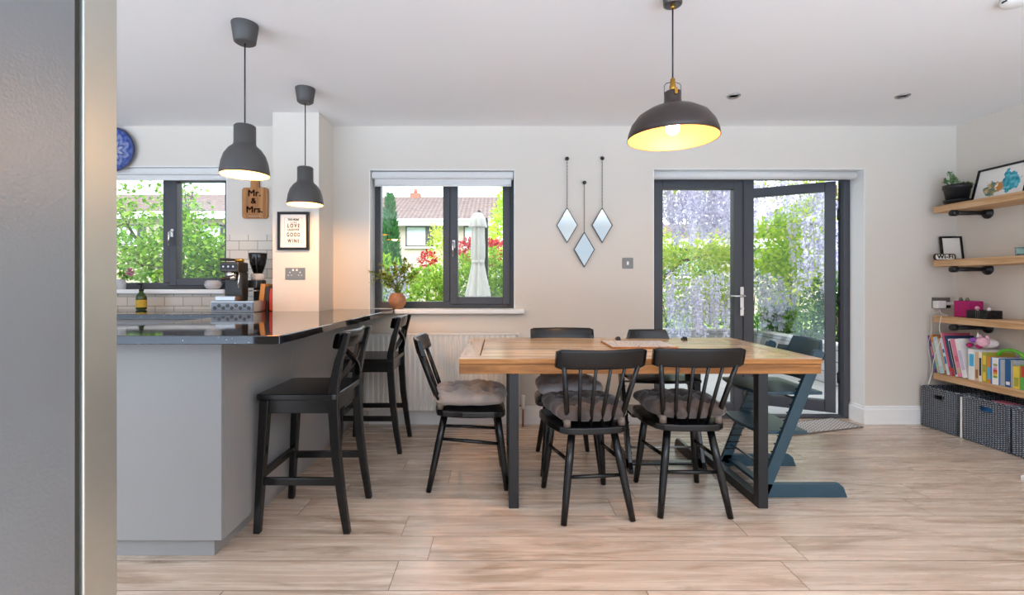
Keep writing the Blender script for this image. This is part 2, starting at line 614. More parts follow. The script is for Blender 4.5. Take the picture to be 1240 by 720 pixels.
def text(body, size, parent, loc, rot, mat, name='lettering', ext=.0006, heavy=0., sx=1., space=1.):
    c = bpy.data.curves.new(name, 'FONT')
    c.body, c.size, c.align_x, c.align_y = body, size, 'CENTER', 'CENTER'
    c.extrude = ext
    c.space_character = space
    f = bpy.data.objects.new(name, c)
    me = bpy.data.meshes.new_from_object(f)
    bpy.data.objects.remove(f)
    bpy.data.curves.remove(c)
    if heavy:
        k, b = len(me.vertices), bmesh.new()
        b.from_mesh(me)
        for dx, dy in ((heavy, 0), (0, heavy), (heavy, heavy)):
            g = bmesh.new()
            g.from_mesh(me)
            bmesh.ops.translate(g, vec=(dx, dy, 0), verts=g.verts)
            tmp = bpy.data.meshes.new('letters')
            g.to_mesh(tmp)
            b.from_mesh(tmp)
            g.free()
            bpy.data.meshes.remove(tmp)
        b.to_mesh(me)
        b.free()
    me.name = name
    me.materials.clear()
    me.materials.append(M[mat])
    o = bpy.data.objects.new(name, me)
    COL.objects.link(o)
    o.parent = parent
    o.location, o.rotation_euler = loc, rot
    o.scale = (sx, 1, 1)
    return o

make_materials()
YW, YF, CEIL, XR = 3.867, 4.02, 2.403, 3.687       # back wall face, window plane, ceiling, right wall face
W1, W2, DR = (-3.55, -2.2, 1.085, 2.08), (-1.053, .123, .927, 2.053), (1.24, 2.947, 0., 2.06)


# ------------------------------------------------------------------ the room
def struct(o, label=None):
    return tag(o, label, None, None, 'structure')


def room():
    struct(MB().box(-5.2, XR + .3, -1.2, YF + .10, -.1, 0).build('floor', 'floor_oak'))
    struct(MB().box(-5.2, XR + .3, -1.1, YF + .13, CEIL, CEIL + .2).build('ceiling', 'ceiling'))
    w = MB()
    y0, y1 = YW, YF + .12
    xs = [-5.2, W1[0], W1[1], W2[0], W2[1], DR[0], DR[1], XR]
    for i in (0, 2, 4, 6):
        w.box(xs[i], xs[i + 1], y0, y1, 0, CEIL)
    for x0, x1, z0, z1 in (W1, W2, DR):
        w.box(x0, x1, y0, y1, z1, CEIL)
        if z0 > 0:
            w.box(x0, x1, y0, y1, 0, z0 - .036)
    w.box(-5.2, XR + .3, y0, y1, CEIL, 5.4)  # unseen upper storey, added to shade the garden from the bright rear sky
    struct(w.build('wall_back', 'wall'))
    struct(MB().box(XR, XR + .3, -1.2, YF + .12, 0, CEIL).build('wall_right', 'wall'))
    struct(MB().box(-5.2, -5.0, .9, YW, 0, CEIL).build('wall_left', 'wall'))
    struct(MB().box(-1.687, -1.343, 3.56, YW, 0, CEIL).build('pillar', 'wall'))
    for k, (x0, x1, z0, z1) in enumerate((W1, W2, DR)):          # white plaster linings of the openings
        t = MB()
        t.box(x0, x0 + .006, YW - .002, YF, z0, z1)
        t.box(x1 - .006, x1, YW - .002, YF, z0, z1)
        t.box(x0, x1, YW - .002, YF, z1 - .006, z1)
        struct(t.build('trim_%d' % (k + 1), 'white'))

    def skirt(pts, name):
        t = MB()
        prof = [(0, 0), (.018, 0), (.018, .118), (.012, .126), (.012, .138), (.006, .147), (0, .147)]
        for (ax, ay), (bx, by), (nx, ny) in pts:
            n = len(prof)
            vs = [(ax + nx * d, ay + ny * d, z) for d, z in prof] + [(bx + nx * d, by + ny * d, z) for d, z in prof]
            t.add(vs, [tuple(range(n))[::-1], tuple(range(n, 2 * n))] + [(i, (i + 1) % n, n + (i + 1) % n, n + i) for i in range(n)])
        struct(t.build(name, 'white'))
    skirt([((-1.05, YW), (DR[0], YW), (0, -1)), ((DR[1], YW), (XR, YW), (0, -1)), ((DR[1], YW - .018), (DR[1], YF), (-1, 0)), ((DR[0], YW - .018), (DR[0], YF), (1, 0))], 'baseboard_back')
    skirt([((XR, -.7), (XR, YW), (-1, 0))], 'baseboard_right')
    struct(MB().box(W1[0], W1[1], YW - .008, YW, .927, W1[2] - .034).box(W1[1], -1.689, YW - .008, YW, .927, 1.528).build('wall_tiles', 'tile'), 'cream metro tiles with grey joints above the worktop')


def casement(name, x0, x1, z0, z1, mull, left_sash=False):
    """two lights: fixed on the left, opening sash on the right, handle on the sash"""
    w = thing(name, None, None, (x0, YF, z0), kind='structure')
    a, b = YF, YF + .07
    f = MB()
    f.box(x0, x0 + .055, a, b, z0, z1).box(x1 - .055, x1, a, b, z0, z1).box(x0 + .055, x1 - .055, a, b, z1 - .055, z1).box(x0 + .055, x1 - .055, a, b, z0, z0 + .055)
    f.box(mull - .05, mull + .008, a, b, z0 + .055, z1 - .055)
    f.build('window_frame', 'anthracite', w, .004, world=True)
    s = MB()
    u0, u1, v0, v1 = mull + .012, x1 - .035, z0 + .032, z1 - .032
    s.box(u0, u0 + .062, a - .018, b - .01, v0, v1).box(u1 - .062, u1, a - .018, b - .01, v0, v1).box(u0 + .062, u1 - .062, a - .018, b - .01, v1 - .062, v1).box(u0 + .062, u1 - .062, a - .018, b - .01, v0, v0 + .062)
    so = s.build('window_sash', 'anthracite', w, .005, world=True)
    g = MB().box(x0 + .05, mull - .045, a + .03, a + .036, z0 + .05, z1 - .05)
    g.build('glass_pane', 'clear', w, world=True)
    MB().box(u0 + .055, u1 - .055, a + .02, a + .026, v0 + .055, v1 - .055).build('glass_pane', 'clear', so, world=True)
    h = MB()
    hx, hz = u0 + .03, (z0 + z1) / 2 - .03
    h.box(hx - .012, hx + .012, a - .024, a - .018, hz - .03, hz + .035)
    h.tube([(hx, a - .024, hz + .012), (hx, a - .05, hz + .012), (hx - .004, a - .056, hz), (hx - .004, a - .056, hz - .105)], [.008, .008, .009, .008], 8)
    h.build('window_handle', 'chrome', so, world=True)
    return w


def openings():
    w = casement('window_1', W1[0], W1[1], W1[2], W1[3], -2.775)
    MB().box(W1[0] - .0, W1[1], YW - .05, YF, W1[2] - .034, W1[2]).build('window_sill', 'white', w, .006, world=True)
    w = casement('window_2', W2[0], W2[1], W2[2], W2[3], -.425)
    MB().box(W2[0], W2[1], YW, YF, W2[2] - .036, W2[2]).box(-.838, .197, YW - .065, YW, W2[2] - .036, W2[2]).build('window_sill', 'white', w, .008, world=True)
    # garden doors: fixed frame, shut left leaf with lever, right leaf swung outwards
    d = thing('door_1', None, None, (DR[0], YF, 0), kind='structure')
    a, b = YF, YF + .075
    x0, x1, z1 = DR[0], DR[1], DR[3]
    MB().box(x0, x0 + .055, a, b, 0, z1).box(x1 - .055, x1, a, b, 0, z1).box(x0 + .055, x1 - .055, a, b, z1 - .05, z1).box(x0 + .055, x1 - .055, a, b, 0, .022).build('door_frame', 'anthracite', d, .004, world=True)

    def leaf_mesh(w, sgn, stile_l, stile_r):
        m = MB()
        za, zb = .03, 2.006
        m.box(0, stile_l, -.035, .035, za, zb).box(w - stile_r, w, -.035, .035, za, zb)
        m.box(stile_l, w - stile_r, -.035, .035, zb - .08, zb).box(stile_l, w - stile_r, -.035, .035, za, za + .1)
        if sgn < 0:
            m.v = [Vector((-p.x, p.y, p.z)) for p in m.v]
        return m
    T = Matrix.Translation((1.297, a + .03, 0))
    lf = leaf_mesh(.835, 1, .072, .168).box(.742, .75, -.048, -.035, .03, 2.006).move(T).build('door_leaf', 'anthracite', d, .006, world=True)
    MB().box(.06, .68, -.004, .004, .12, 1.94).move(T).build('glass_pane', 'clear', lf, world=True)
    h = MB()
    hx = 2.028 - 1.297
    h.box(hx - .016, hx + .016, -.047, -.035, .865, 1.105)
    h.tube([(hx, -.047, 1.03), (hx, -.088, 1.03), (hx - .012, -.094, 1.03), (hx - .125, -.094, 1.028)], [.010, .010, .0105, .009], 10)
    h.lathe([(.011, -.058), (.011, -.047)], (hx, 0, .925), 14, 'y')
    h.move(T).build('door_handle', 'chrome', lf, world=True)
    T = Matrix.Translation((x1 - .058, b + .005, 0)) @ Matrix.Rotation(R(-30), 4, 'Z') @ Matrix.Translation((-.012, -.0, 0))
    rf = leaf_mesh(.79, -1, .078, .078).move(T).build('door_leaf', 'anthracite', d, .006, world=True)
    MB().box(-.73, -.06, -.004, .004, .12, 1.94).move(T).build('glass_pane', 'clear', rf, world=True)
    for z in (.33, 1.0, 1.72):
        MB().lathe([(.013, z - .045), (.013, z + .045)], (x1 - .056, b - .012, 0), 12).box(x1 - .06, x1 - .03, b - .022, b - .006, z - .04, z + .04).build('door_hinge', 'black_metal', d, world=True)


def blinds():
    def blind(label, x0, x1, z1, drop, fab, tube_r=.0):
        o = thing('roller_blind', label, 'blind', ((x0 + x1) / 2, YW + .07, z1), group=None)
        if tube_r:
            MB().lathe([(tube_r * .4, x0), (tube_r, x0 + .004), (tube_r, x1 - .004), (tube_r * .4, x1)], (0, YW + .07, z1 - tube_r), 24, 'x').build('roller', 'blind', o, world=True)
            MB().lathe([(.012, x1), (.028, x1 + .001), (.028, x1 + .006), (.012, x1 + .007)], (0, YW + .07, z1 - tube_r), 20, 'x').build('end_cap', 'white_plastic', o, world=True)
        else:
            MB().box(x0, x1, YW + .03, YW + .105, z1 - .052, z1).box(x0, x1, YW + .024, YW + .03, z1 - .044, z1 - .012).build('cassette', 'blind', o, .006, world=True)
            MB().box(x0 + .015, x1 - .015, YW + .064, YW + .068, z1 - drop, z1 - .05).build('fabric', 'blind', o, world=True)
            MB().lathe([(.008, x0 + .015), (.008, x1 - .015)], (0, YW + .066, z1 - drop), 10, 'x').build('bottom_bar', 'white_plastic', o, world=True)
    blind('white roller blind rolled up above the kitchen sink window', W1[0] + .01, W1[1] - .01, W1[3] - .008, .085, True)
    blind('white roller blind rolled up above the window beside the diamond mirrors', W2[0] + .012, W2[1] - .012, W2[3] - .012, .105, True)
    blind('long white roller blind rolled up above the garden doors', DR[0] + .012, DR[1] - .035, DR[3] - .005, 0, False, .034)


# ------------------------------------------------------------------ kitchen
def kitchen():
    zt, zb = .927, .893
    poly = [(-1.715, 1.83), (-.84, 1.83), (-.84, 3.865), (-1.341, 3.865), (-1.341, 3.556), (-1.691, 3.556), (-1.691, 3.857), (-4.4, 3.857), (-4.4, 3.17), (-1.715, 3.17)]
    w = MB().prism(poly, zb, zt).build('kitchen_worktop', 'quartz', None, .003)
    tag(w, 'black speckled stone worktop of the breakfast bar running on to the back wall', 'worktop')
    c = thing('peninsula_cabinet', 'grey base cabinet carrying the breakfast bar', 'cabinet', (-1.39, 2.6, 0))
    MB().prism([(-1.66, 1.955), (-1.144, 1.955), (-1.144, 3.855), (-1.335, 3.855), (-1.335, 3.55), (-1.66, 3.55)], .09, zb).build('carcass', 'cabinet', c, world=True)
    MB().box(-1.66, -1.1225, 1.933, 1.953, .09, zb - .002).build('end_panel', 'cabinet', c, .0015, world=True)
    MB().box(-1.142, -1.122, 1.956, 2.588, .09, zb - .002).build('side_panel', 'cabinet', c, .0015, world=True)
    MB().box(-1.142, -1.122, 2.5915, 3.855, .09, zb - .002).build('side_panel', 'cabinet', c, .0015, world=True)
    MB().prism([(-1.64, 1.985), (-1.182, 1.985), (-1.182, 3.85), (-1.33, 3.85), (-1.33, 3.54), (-1.64, 3.54)], 0, .09).build('plinth', 'cabinet', c, world=True)
    k = thing('sink_cabinet', 'grey base cabinet run below the kitchen window', 'cabinet', (-3., 3.5, 0))
    MB().box(-4.4, -1.70, 3.24, 3.855, .09, zb).build('carcass', 'cabinet', k, world=True)
    MB().box(-4.4, -1.70, 3.29, 3.85, 0, .09).build('plinth', 'cabinet', k, world=True)
    for x in (-4.39, -3.79, -3.19, -2.59):
        dd = MB().box(x, x + .594, 3.218, 3.238, .095, zb - .045).build('cabinet_door', 'cabinet', k, .0015, world=True)
        MB().bar((x + .50, 3.20, .70), (x + .50, 3.20, .83), .01, .01, (1, 0, 0)).bar((x + .5, 3.2, .71), (x + .5, 3.218, .71), .008, .008).bar((x + .5, 3.2, .82), (x + .5, 3.218, .82), .008, .008).build('handle', 'steel', dd, world=True)
    # fridge: textured side, gasket, door whose edge we see
    f = thing('fridge', 'tall grey fridge with textured side at the left edge', 'fridge', (-1.06, .8, 0))
    MB().box(-1.40, -.75, .12, .848, .03, 1.86).build('body', 'fridge_side', f, .004, world=True)
    MB().box(-1.39, -.757, .85, .862, .06, 1.85).build('door_seal', 'seal', f, world=True)
    MB().box(-1.40, -.75, .863, .941, .05, 1.86).build('door', 'fridge_door', f, .004, 3, world=True)
    for x in (-1.36, -.8):
        for y in (.16, .8):
            MB().lathe([(.02, 0), (.02, .031)], (x, y, 0), 12).build('foot', 'black_plastic', f, world=True)
    # radiator
    r = thing('radiator', 'cream ribbed wall radiator below the window', 'radiator', (-.45, YW - .06, 0))
    x0, x1, z0, z1 = -1.06, .15, .135, .735
    n = 29
    pitch = (x1 - x0 - .02) / n
    prof = []
    for i in range(n):
        u = x0 + .01 + i * pitch
        prof += [(u, 0), (u + pitch * .36, 0), (u + pitch * .5, .013), (u + pitch * .86, .013)]
    prof.append((x1 - .01, 0))
    m = MB()
    rows = [(z0, .004), (z0 + .035, 0), (z1 - .035, 0), (z1, .004)]
    for y_base, sg in ((YW - .115, 1), (YW - .035, -1)):
        m.grid(lambda u, v: (prof[round(u * (len(prof) - 1))][0], y_base + sg * (prof[round(u * (len(prof) - 1))][1] if .2 < v < .8 else .004), rows[round(v * 3)][0]), len(prof) - 1, 3, False)
    m.build('ribbed_panel', 'rad', r, world=True, recalc=False)
    MB().box(x0, x1, YW - .118, YW - .03, z1 - .006, z1 + .004).build('top_grille', 'rad', r, .003, world=True)
    for x in (x0, x1):
        MB().box(x - .004, x + .004, YW - .118, YW - .03, z0 + .01, z1).build('side_cap', 'rad', r, .002, world=True)
    for x in (x0 + .2, x1 - .2):
        MB().box(x - .02, x + .02, YW - .036, YW - .002, .3, .6).build('wall_bracket', 'rad', r, world=True)
    MB().tube([(x1 + .004, YW - .075, .165), (x1 + .035, YW - .075, .165), (x1 + .035, YW - .075, 0)], .0075, 10).build('pipe', 'copper', r, world=True)
    MB().lathe([(.011, .14), (.013, .16), (.017, .2), (.017, .245), (.012, .25)], (x1 + .035, YW - .075, 0), 16).build('valve', 'white_plastic', r, world=True)


def stool():
    """tall bar chair, front along +y: square front legs, sabre back legs that carry a curved rail and a cross"""
    s = thing('bar_stool', 'black bar stool with crossed back, nearest the camera at the grey breakfast bar', 'stool', (0, 0, 0), group='bar stools at the breakfast bar')
    ZS = .63
    seat = [(-.19, .185), (.19, .185), (.2, .15), (.2, -.16), (.19, -.18), (-.19, -.18), (-.2, -.16), (-.2, .15)]
    MB().prism(seat, ZS - .028, ZS).build('seat', 'black_wood', s, .006, 3)
    MB().box(-.175, .175, .14, .162, ZS - .09, ZS - .028).box(-.175, .175, -.165, -.143, ZS - .09, ZS - .028).box(-.18, -.158, -.15, .15, ZS - .09, ZS - .028).box(.158, .18, -.15, .15, ZS - .09, ZS - .028).build('seat_frame', 'black_wood', s, .003)
    for x in (-1, 1):
        MB().bar((x * .168, .152, ZS - .028), (x * .178, .185, 0), .042, .042, (0, 1, 0), .030, .030).build('leg', 'black_wood', s, .004)
        m = MB()                                                  # sabre leg: foot back, in at the seat, back again up top
        pts = [(0, -.222), (.15, -.198), (.35, -.172), (.55, -.160), (.66, -.160), (.78, -.184), (.905, -.222)]
        wid = [.030, .036, .042, .046, .044, .036, .024]
        vs, fs = [], []
        for (z, y), w in zip(pts, wid):
            for dx, dy in ((-.5, -.5), (.5, -.5), (.5, .5), (-.5, .5)):
                vs.append((x * (.176 + .004 * (z < .3)) + dx * .032, y + dy * w, z))
        n = len(pts)
        fs = [(0, 1, 2, 3)[::-1], tuple(4 * (n - 1) + k for k in range(4))] + [(4 * i + k, 4 * i + (k + 1) % 4, 4 * i + 4 + (k + 1) % 4, 4 * i + 4 + k) for i in range(n - 1) for k in range(4)]
        m.add(vs, fs, False)
        m.build('leg', 'black_wood', s, .004)
        MB().bar((x * .172, .17, .232), (x * .178, -.175, .232), .02, .034).build('stretcher', 'black_wood', s, .003)
    MB().bar((-.17, .168, .262), (.17, .168, .262), .022, .034).build('footrest', 'black_wood', s, .003)
    MB().grid(lambda u, v: rail_pt(u, v), 14, 8, True).build('top_rail', 'black_wood', s, recalc=True)
    for sg in (-1, 1):
        m = MB()
        a, b = Vector((-sg * .165, -.158, .655)), Vector((sg * .165, -.180, .842))
        k = 8
        for i in range(k):
            def q(t):
                p = a.lerp(b, t)
                return p + Vector((0, -.030 * math.sin(math.pi * t), 0))
            m.bar(q(i / k), q((i + 1) / k), .012, .026, (0, 1, .1))
        m.v = [Vector((p.x, p.y + sg * .006, p.z)) for p in m.v]
        m.build('back_cross', 'black_wood', s)
    return s


def rail_pt(u, v):
    """closed loop section (v) swept across (u) with a backward bow"""
    x = (u - .5) * .405
    bow = -.034 * (1 - (2 * u - 1) ** 2)
    t = 2 * math.pi * v
    e = 1. if .02 < u < .98 else .86
    c, s = math.cos(t), math.sin(t)
    sq = lambda q: math.copysign(abs(q) ** .5, q)
    return (x, -.178 + bow + .013 * e * sq(c) - .016 * (sq(s) * .5), .870 + .041 * e * sq(s))


# ------------------------------------------------------------------ dining chairs
def chair():
    c = thing('dining_chair', 'x', 'chair', (0, 0, 0), group='black spindle-back dining chairs')
    ZS = .44
    seat = []
    for x, y in ((-.15, -.18), (.15, -.18), (.205, -.03), (.212, .15), (.19, .21), (-.19, .21), (-.212, .15), (-.205, -.03)):
        seat.append((x, y))
    # rounded outline
    out = []
    n = len(seat)
    for i in range(n):
        p0, p1, p2 = Vector(seat[i - 1]).to_2d() if 0 else Vector((*seat[i - 1],)), Vector((*seat[i],)), Vector((*seat[(i + 1) % n],))
        a, b = p1.lerp(p0, .3), p1.lerp(p2, .3)
        for t in (0, .5, 1):
            q = a.lerp(p1, t).lerp(p1.lerp(b, t), t)
            out.append((q.x, q.y))
    MB().prism(out, ZS - .036, ZS, smooth=False).build('seat', 'black_wood', c, .008, 3)
    foot = {(-1, -1): (-.168, -.2125), (1, -1): (.168, -.2125), (-1, 1): (-.172, .2125), (1, 1): (.172, .2125)}
    top = {(-1, -1): (-.105, -.125), (1, -1): (.105, -.125), (-1, 1): (-.13, .165), (1, 1): (.13, .165)}

    def on(k, z):
        t = z / (ZS - .03)
        return Vector((foot[k][0] + (top[k][0] - foot[k][0]) * t, foot[k][1] + (top[k][1] - foot[k][1]) * t, z))
    for k in foot:
        MB().tube([on(k, 0), on(k, .12), on(k, .26), on(k, ZS - .03)], [.0145, .0175, .0195, .018], 14).build('leg', 'black_wood', c)
    for x in (-1, 1):
        MB().tube([on((x, -1), .275), on((x, -1), .275).lerp(on((x, 1), .245), .5), on((x, 1), .245)], [.008, .0105, .008], 10).build('stretcher', 'black_wood', c)
    MB().tube([on((-1, -1), .205), on((-1, -1), .205).lerp(on((1, -1), .205), .5), on((1, -1), .205)], [.008, .0105, .008], 10).build('stretcher', 'black_wood', c)

    def rail(u, v):
        x = (u - .5) * .43
        bow = -.045 * (1 - (2 * u - 1) ** 2)
        t = 2 * math.pi * v
        sq = lambda q: math.copysign(abs(q) ** .4, q)
        e = 1. if .03 < u < .97 else .82
        cc, ss = sq(math.cos(t)), sq(math.sin(t))
        return (x, -.245 + bow + .0115 * cc - .012 * ss, .780 + .047 * e * ss)
    m = MB().grid(rail, 18, 16, True)
    k = len(m.v)
    m.f += [tuple(range(16)), tuple(range(k - 17, k - 1))]
    m.s += [False, False]
    m.build('top_rail', 'black_wood', c)
    for i in range(6):
        t = i / 5
        xb, xt = (t - .5) * .255, (t - .5) * .355
        u = xt / .43 + .5
        bow = -.045 * (1 - (2 * u - 1) ** 2)
        yb = -.135 - .03 * (1 - (2 * t - 1) ** 2)
        r = (.0115, .0135, .0115) if i in (0, 5) else (.0075, .0095, .0075)
        p, q = Vector((xb, yb, ZS - .01)), Vector((xt, -.24 + bow, .75))
        MB().tube([p, p.lerp(q, .4), q], list(r), 10).build('spindle', 'black_wood', c)
    return c


def cushion(mat, seed, w=.41, t=.118):
    rr = random.Random(seed)
    c = thing('seat_cushion', 'x', 'cushion', (0, 0, 0), group='tufted seat cushions')
    tuf = [(i * .52, j * .52) for i in (-1, 0, 1) for j in (-1, 0, 1)]
    ph = [rr.uniform(0, 6) for _ in range(4)]

    def hgt(u, v, top):
        e = max(0., (1 - abs(u) ** 2.8) * (1 - abs(v) ** 2.8))
        z = t * .5 * e ** .42
        for a, b in tuf:
            d2 = (u - a) ** 2 + (v - b) ** 2
            z -= (.050 if top else .012) * math.exp(-d2 / .020) * min(1, e * 2)
        if top:
            d = min(abs(u - v), abs(u + v), abs(abs(u - v) - 1.04), abs(abs(u + v) - 1.04))
            z -= .018 * math.exp(-(d / .07) ** 2) * min(1, e * 1.5)
            for q in (-.52, 0, .52):
                z -= .010 * (math.exp(-((u - q) / .07) ** 2) + math.exp(-((v - q) / .07) ** 2)) * min(1, e * 1.5)
            z += .007 * math.sin(7 * u + ph[0]) * math.sin(6 * v + ph[1]) * e
        return z

    def P(u, v, top):
        k = 1 - .10 * (u * u * v * v) + .03 * math.sin(5 * (u - v) + ph[2]) * max(abs(u), abs(v)) - .03 * math.cos(6.04 * u * 2) * abs(v) ** 3 - .03 * math.cos(6.04 * v * 2) * abs(u) ** 3
        x, y = u * w / 2 * k * (1 - .06 * (1 - v)), v * w / 2 * k
        z = t * .5 + (hgt(u, v, True) if top else -hgt(u, v, False) * .92)
        return (x, y, z)
    N = 34
    m = MB()
    sp = lambda q: math.sin((2 * q - 1) * math.pi / 2 * .98) / math.sin(math.pi / 2 * .98)
    m.grid(lambda a, b: P(sp(a), sp(b), True), N, N)
    m.grid(lambda a, b: P(sp(a), sp(b), False), N, N)
    m.build('cushion_pad', mat, c, recalc=False)
    for x in (-1, 1):
        p = Vector((x * .135, -.165, .022))
        m = MB().lathe([(.0145, -.020), (.0175, -.022), (.0175, .020), (.0145, .018)], p, 14, closed=True)
        m.bar(p + Vector((0, .016, 0)), p + Vector((0, .05, .012)), .034, .008)
        m.build('strap', 'strap', c)
    for j, (a, b) in enumerate(tuf):
        q = P(a, b, True)
        MB().sphere((q[0], q[1], q[2] + .001), .007, 8, 5, (1, 1, .5)).build('button', mat, c)
    return c


def high_chair():
    """adjustable wooden high chair, front along +y"""
    h = thing('high_chair', 'x', 'chair', (0, 0, 0), group='stepped high chairs')
    a, b = Vector((0, .196, .02)), Vector((0, -.102, .775))
    for x in (-1, 1):
        X = x * .219
        prof = [(.235, 0), (.235, .03), (.20, .075), (-.20, .075), (-.225, .055), (-.245, 0)]
        MB().prism(prof, X - .0125, X + .0125, lambda u, v, e: (e, u, v)).build('runner', 'teal', h, .004)
        d = (b - a).normalized()
        nrm = Vector((0, d.z, -d.y))
        w = .029
        up = [a - nrm * w - d * .0, a + nrm * w, b + nrm * w - d * .012, b + nrm * (w - .010), b - nrm * (w - .010), b - nrm * w - d * .012]
        side = MB().prism([(p.y, max(p.z, .012)) for p in up], X - .0125, X + .0125, lambda u, v, e: (e, u, v)).build('side_panel', 'teal', h, .004)
        g = MB()
        for i in range(13):
            t = .12 + i * .055
            p = a.lerp(b, t)
            q = Vector((X - x * .0125, p.y, p.z))
            g.bar(q + Vector((0, -.036, .0)), q + Vector((0, .036, .0)), .004, .006)
        g.build('groove', 'black_wood', side)

    def plate(y0, y1, z, hw):
        o = []
        for i in range(9):
            t = i / 8
            o.append((-hw + 2 * hw * t, y1 + .028 * math.sin(math.pi * t)))
        o += [(hw, y0), (-hw, y0)]
        return MB().prism(o, z - .009, z + .009)
    plate(-.13, .215, .545, .206).build('seat', 'teal', h, .004)
    plate(-.05, .20, .335, .206).build('footrest', 'teal', h, .004)

    def back(z, hh, name):
        m = MB()

        def fn(u, v):
            x = (u - .5) * .41
            y = -.105 - (z - .7) * .42 - .055 * (1 - (2 * u - 1) ** 2)
            t = 2 * math.pi * v
            sq = lambda q: math.copysign(abs(q) ** .35, q)
            k = min(1., max(0., (abs(2 * u - 1) - .60) / .12))
            hx = hh * (1 - .62 * k * k * (3 - 2 * k))
            return (x, y + .007 * sq(math.cos(t)) - .2 * hx * sq(math.sin(t)), z + hx * sq(math.sin(t)) - (hh - hx) * .8)
        m.grid(fn, 40, 14)
        m.build(name, 'teal', h)
    back(.765, .055, 'backrest')
    back(.63, .042, 'backrest')
    MB().bar((-.21, .155, .04), (.21, .155, .04), .05, .018).build('cross_bar', 'teal', h, .004)
    MB().tube([(-.222, .155, .135), (.222, .155, .135)], .006, 10).build('tie_rod', 'steel', h)
    MB().tube([(-.222, -.02, .50), (.222, -.02, .50)], .006, 10).build('tie_rod', 'steel', h)
    return h


def table():
    t = thing('dining_table', 'long reclaimed pine dining table on black steel frame legs', 'table', (.695, 2.828, 0))
    x0, x1, y0, y1, zt = -.2, 1.59, 2.36, 3.295, .759
    zm, zb = zt - .027, zt - .077
    m = MB()
    bw = .10
    ys = [y0 + bw + i * (y1 - y0 - 2 * bw) / 7 for i in range(8)]
    rr = random.Random(3)
    for i in range(7):
        xs = [x0 + bw + .003]
        while xs[-1] < x1 - bw - .5:
            xs.append(xs[-1] + rr.uniform(.45, .9))
        xs[-1] = x1 - bw - .003
        if len(xs) < 2:
            xs.append(x1 - bw - .003)
        for a, b in zip(xs, xs[1:]):
            m.box(a + .0007, b - .0007, ys[i] + .0012, ys[i + 1] - .0012, zm, zt - rr.uniform(.0, .0012))
    m.build('table_top', 'table_wood', t, .0012, 1, world=True)
    for ya in (y0 - .0015, y1):
        MB().box(x0, x1, ya, ya + .0015, zm, zt - .003).build('edge_lipping', 'edge_wood', t, world=True)
    b = MB().box(x0, x1, y0, y0 + bw - .002, zm, zt).box(x0, x1, y1 - bw + .002, y1, zm, zt)
    b.build('edge_board', 'table_wood', t, .002, world=True)
    MB().box(x0, x0 + bw - .002, y0 + bw, y1 - bw, zm, zt).build('end_board', 'table_wood_y', t, .002, world=True)
    MB().box(x1 - bw + .002, x1, y0 + bw, y1 - bw, zm, zt).build('end_board', 'table_wood_y', t, .002, world=True)
    MB().box(x0 + .002, x1 - .002, y0 + .002, y0 + .04, zb, zm - .003).box(x0 + .002, x1 - .002, y1 - .04, y1 - .002, zb, zm - .003).build('apron', 'edge_wood', t, .003, world=True)
    MB().box(x0 + .002, x0 + .04, y0 + .04, y1 - .04, zb, zm - .003).box(x1 - .04, x1 - .002, y0 + .04, y1 - .04, zb, zm - .003).box(x0 + .05, x1 - .05, y0 + .05, y1 - .05, zm - .006, zm - .001).build('apron', 'edge_wood_y', t, .003, world=True)
    for x in (.046, 1.297):
        s = .05
        MB().box(x, x + s, y0 + .04, y0 + .04 + s, 0, zm - .006).box(x, x + s, y1 - .04 - s, y1 - .04, 0, zm - .006).box(x, x + s, y0 + .04 + s, y1 - .04 - s, 0, s).box(x, x + s, y0 + .04 + s, y1 - .04 - s, zm - .046, zm - .006).build('leg_frame', 'charcoal', t, .003, world=True)
    p = thing('placemat', 'patterned pale placemat with brown edge lying on the dining table', 'placemat', (.83, 2.88, zt))
    MB().box(-.19, .19, -.15, .15, 0, .009).build('base', 'board_wood', p, .002)
    pat = NT('patterned_placemat_top')
    v = pat.n('ShaderNodeTexVoronoi', Scale=38., feature='F1')
    pat.t.links.new(pat.coord(), v.inputs['Vector'])
    pat.p(color=pat.ramp(v.outputs['Distance'], [(.25, L4('8f8a86')), (.4, L4('dcd8d2')), (.6, L4('c4beb8'))]), rough=.6)
    MB().box(-.184, .184, -.144, .144, .009, .0105).build('top', pat.m, p)


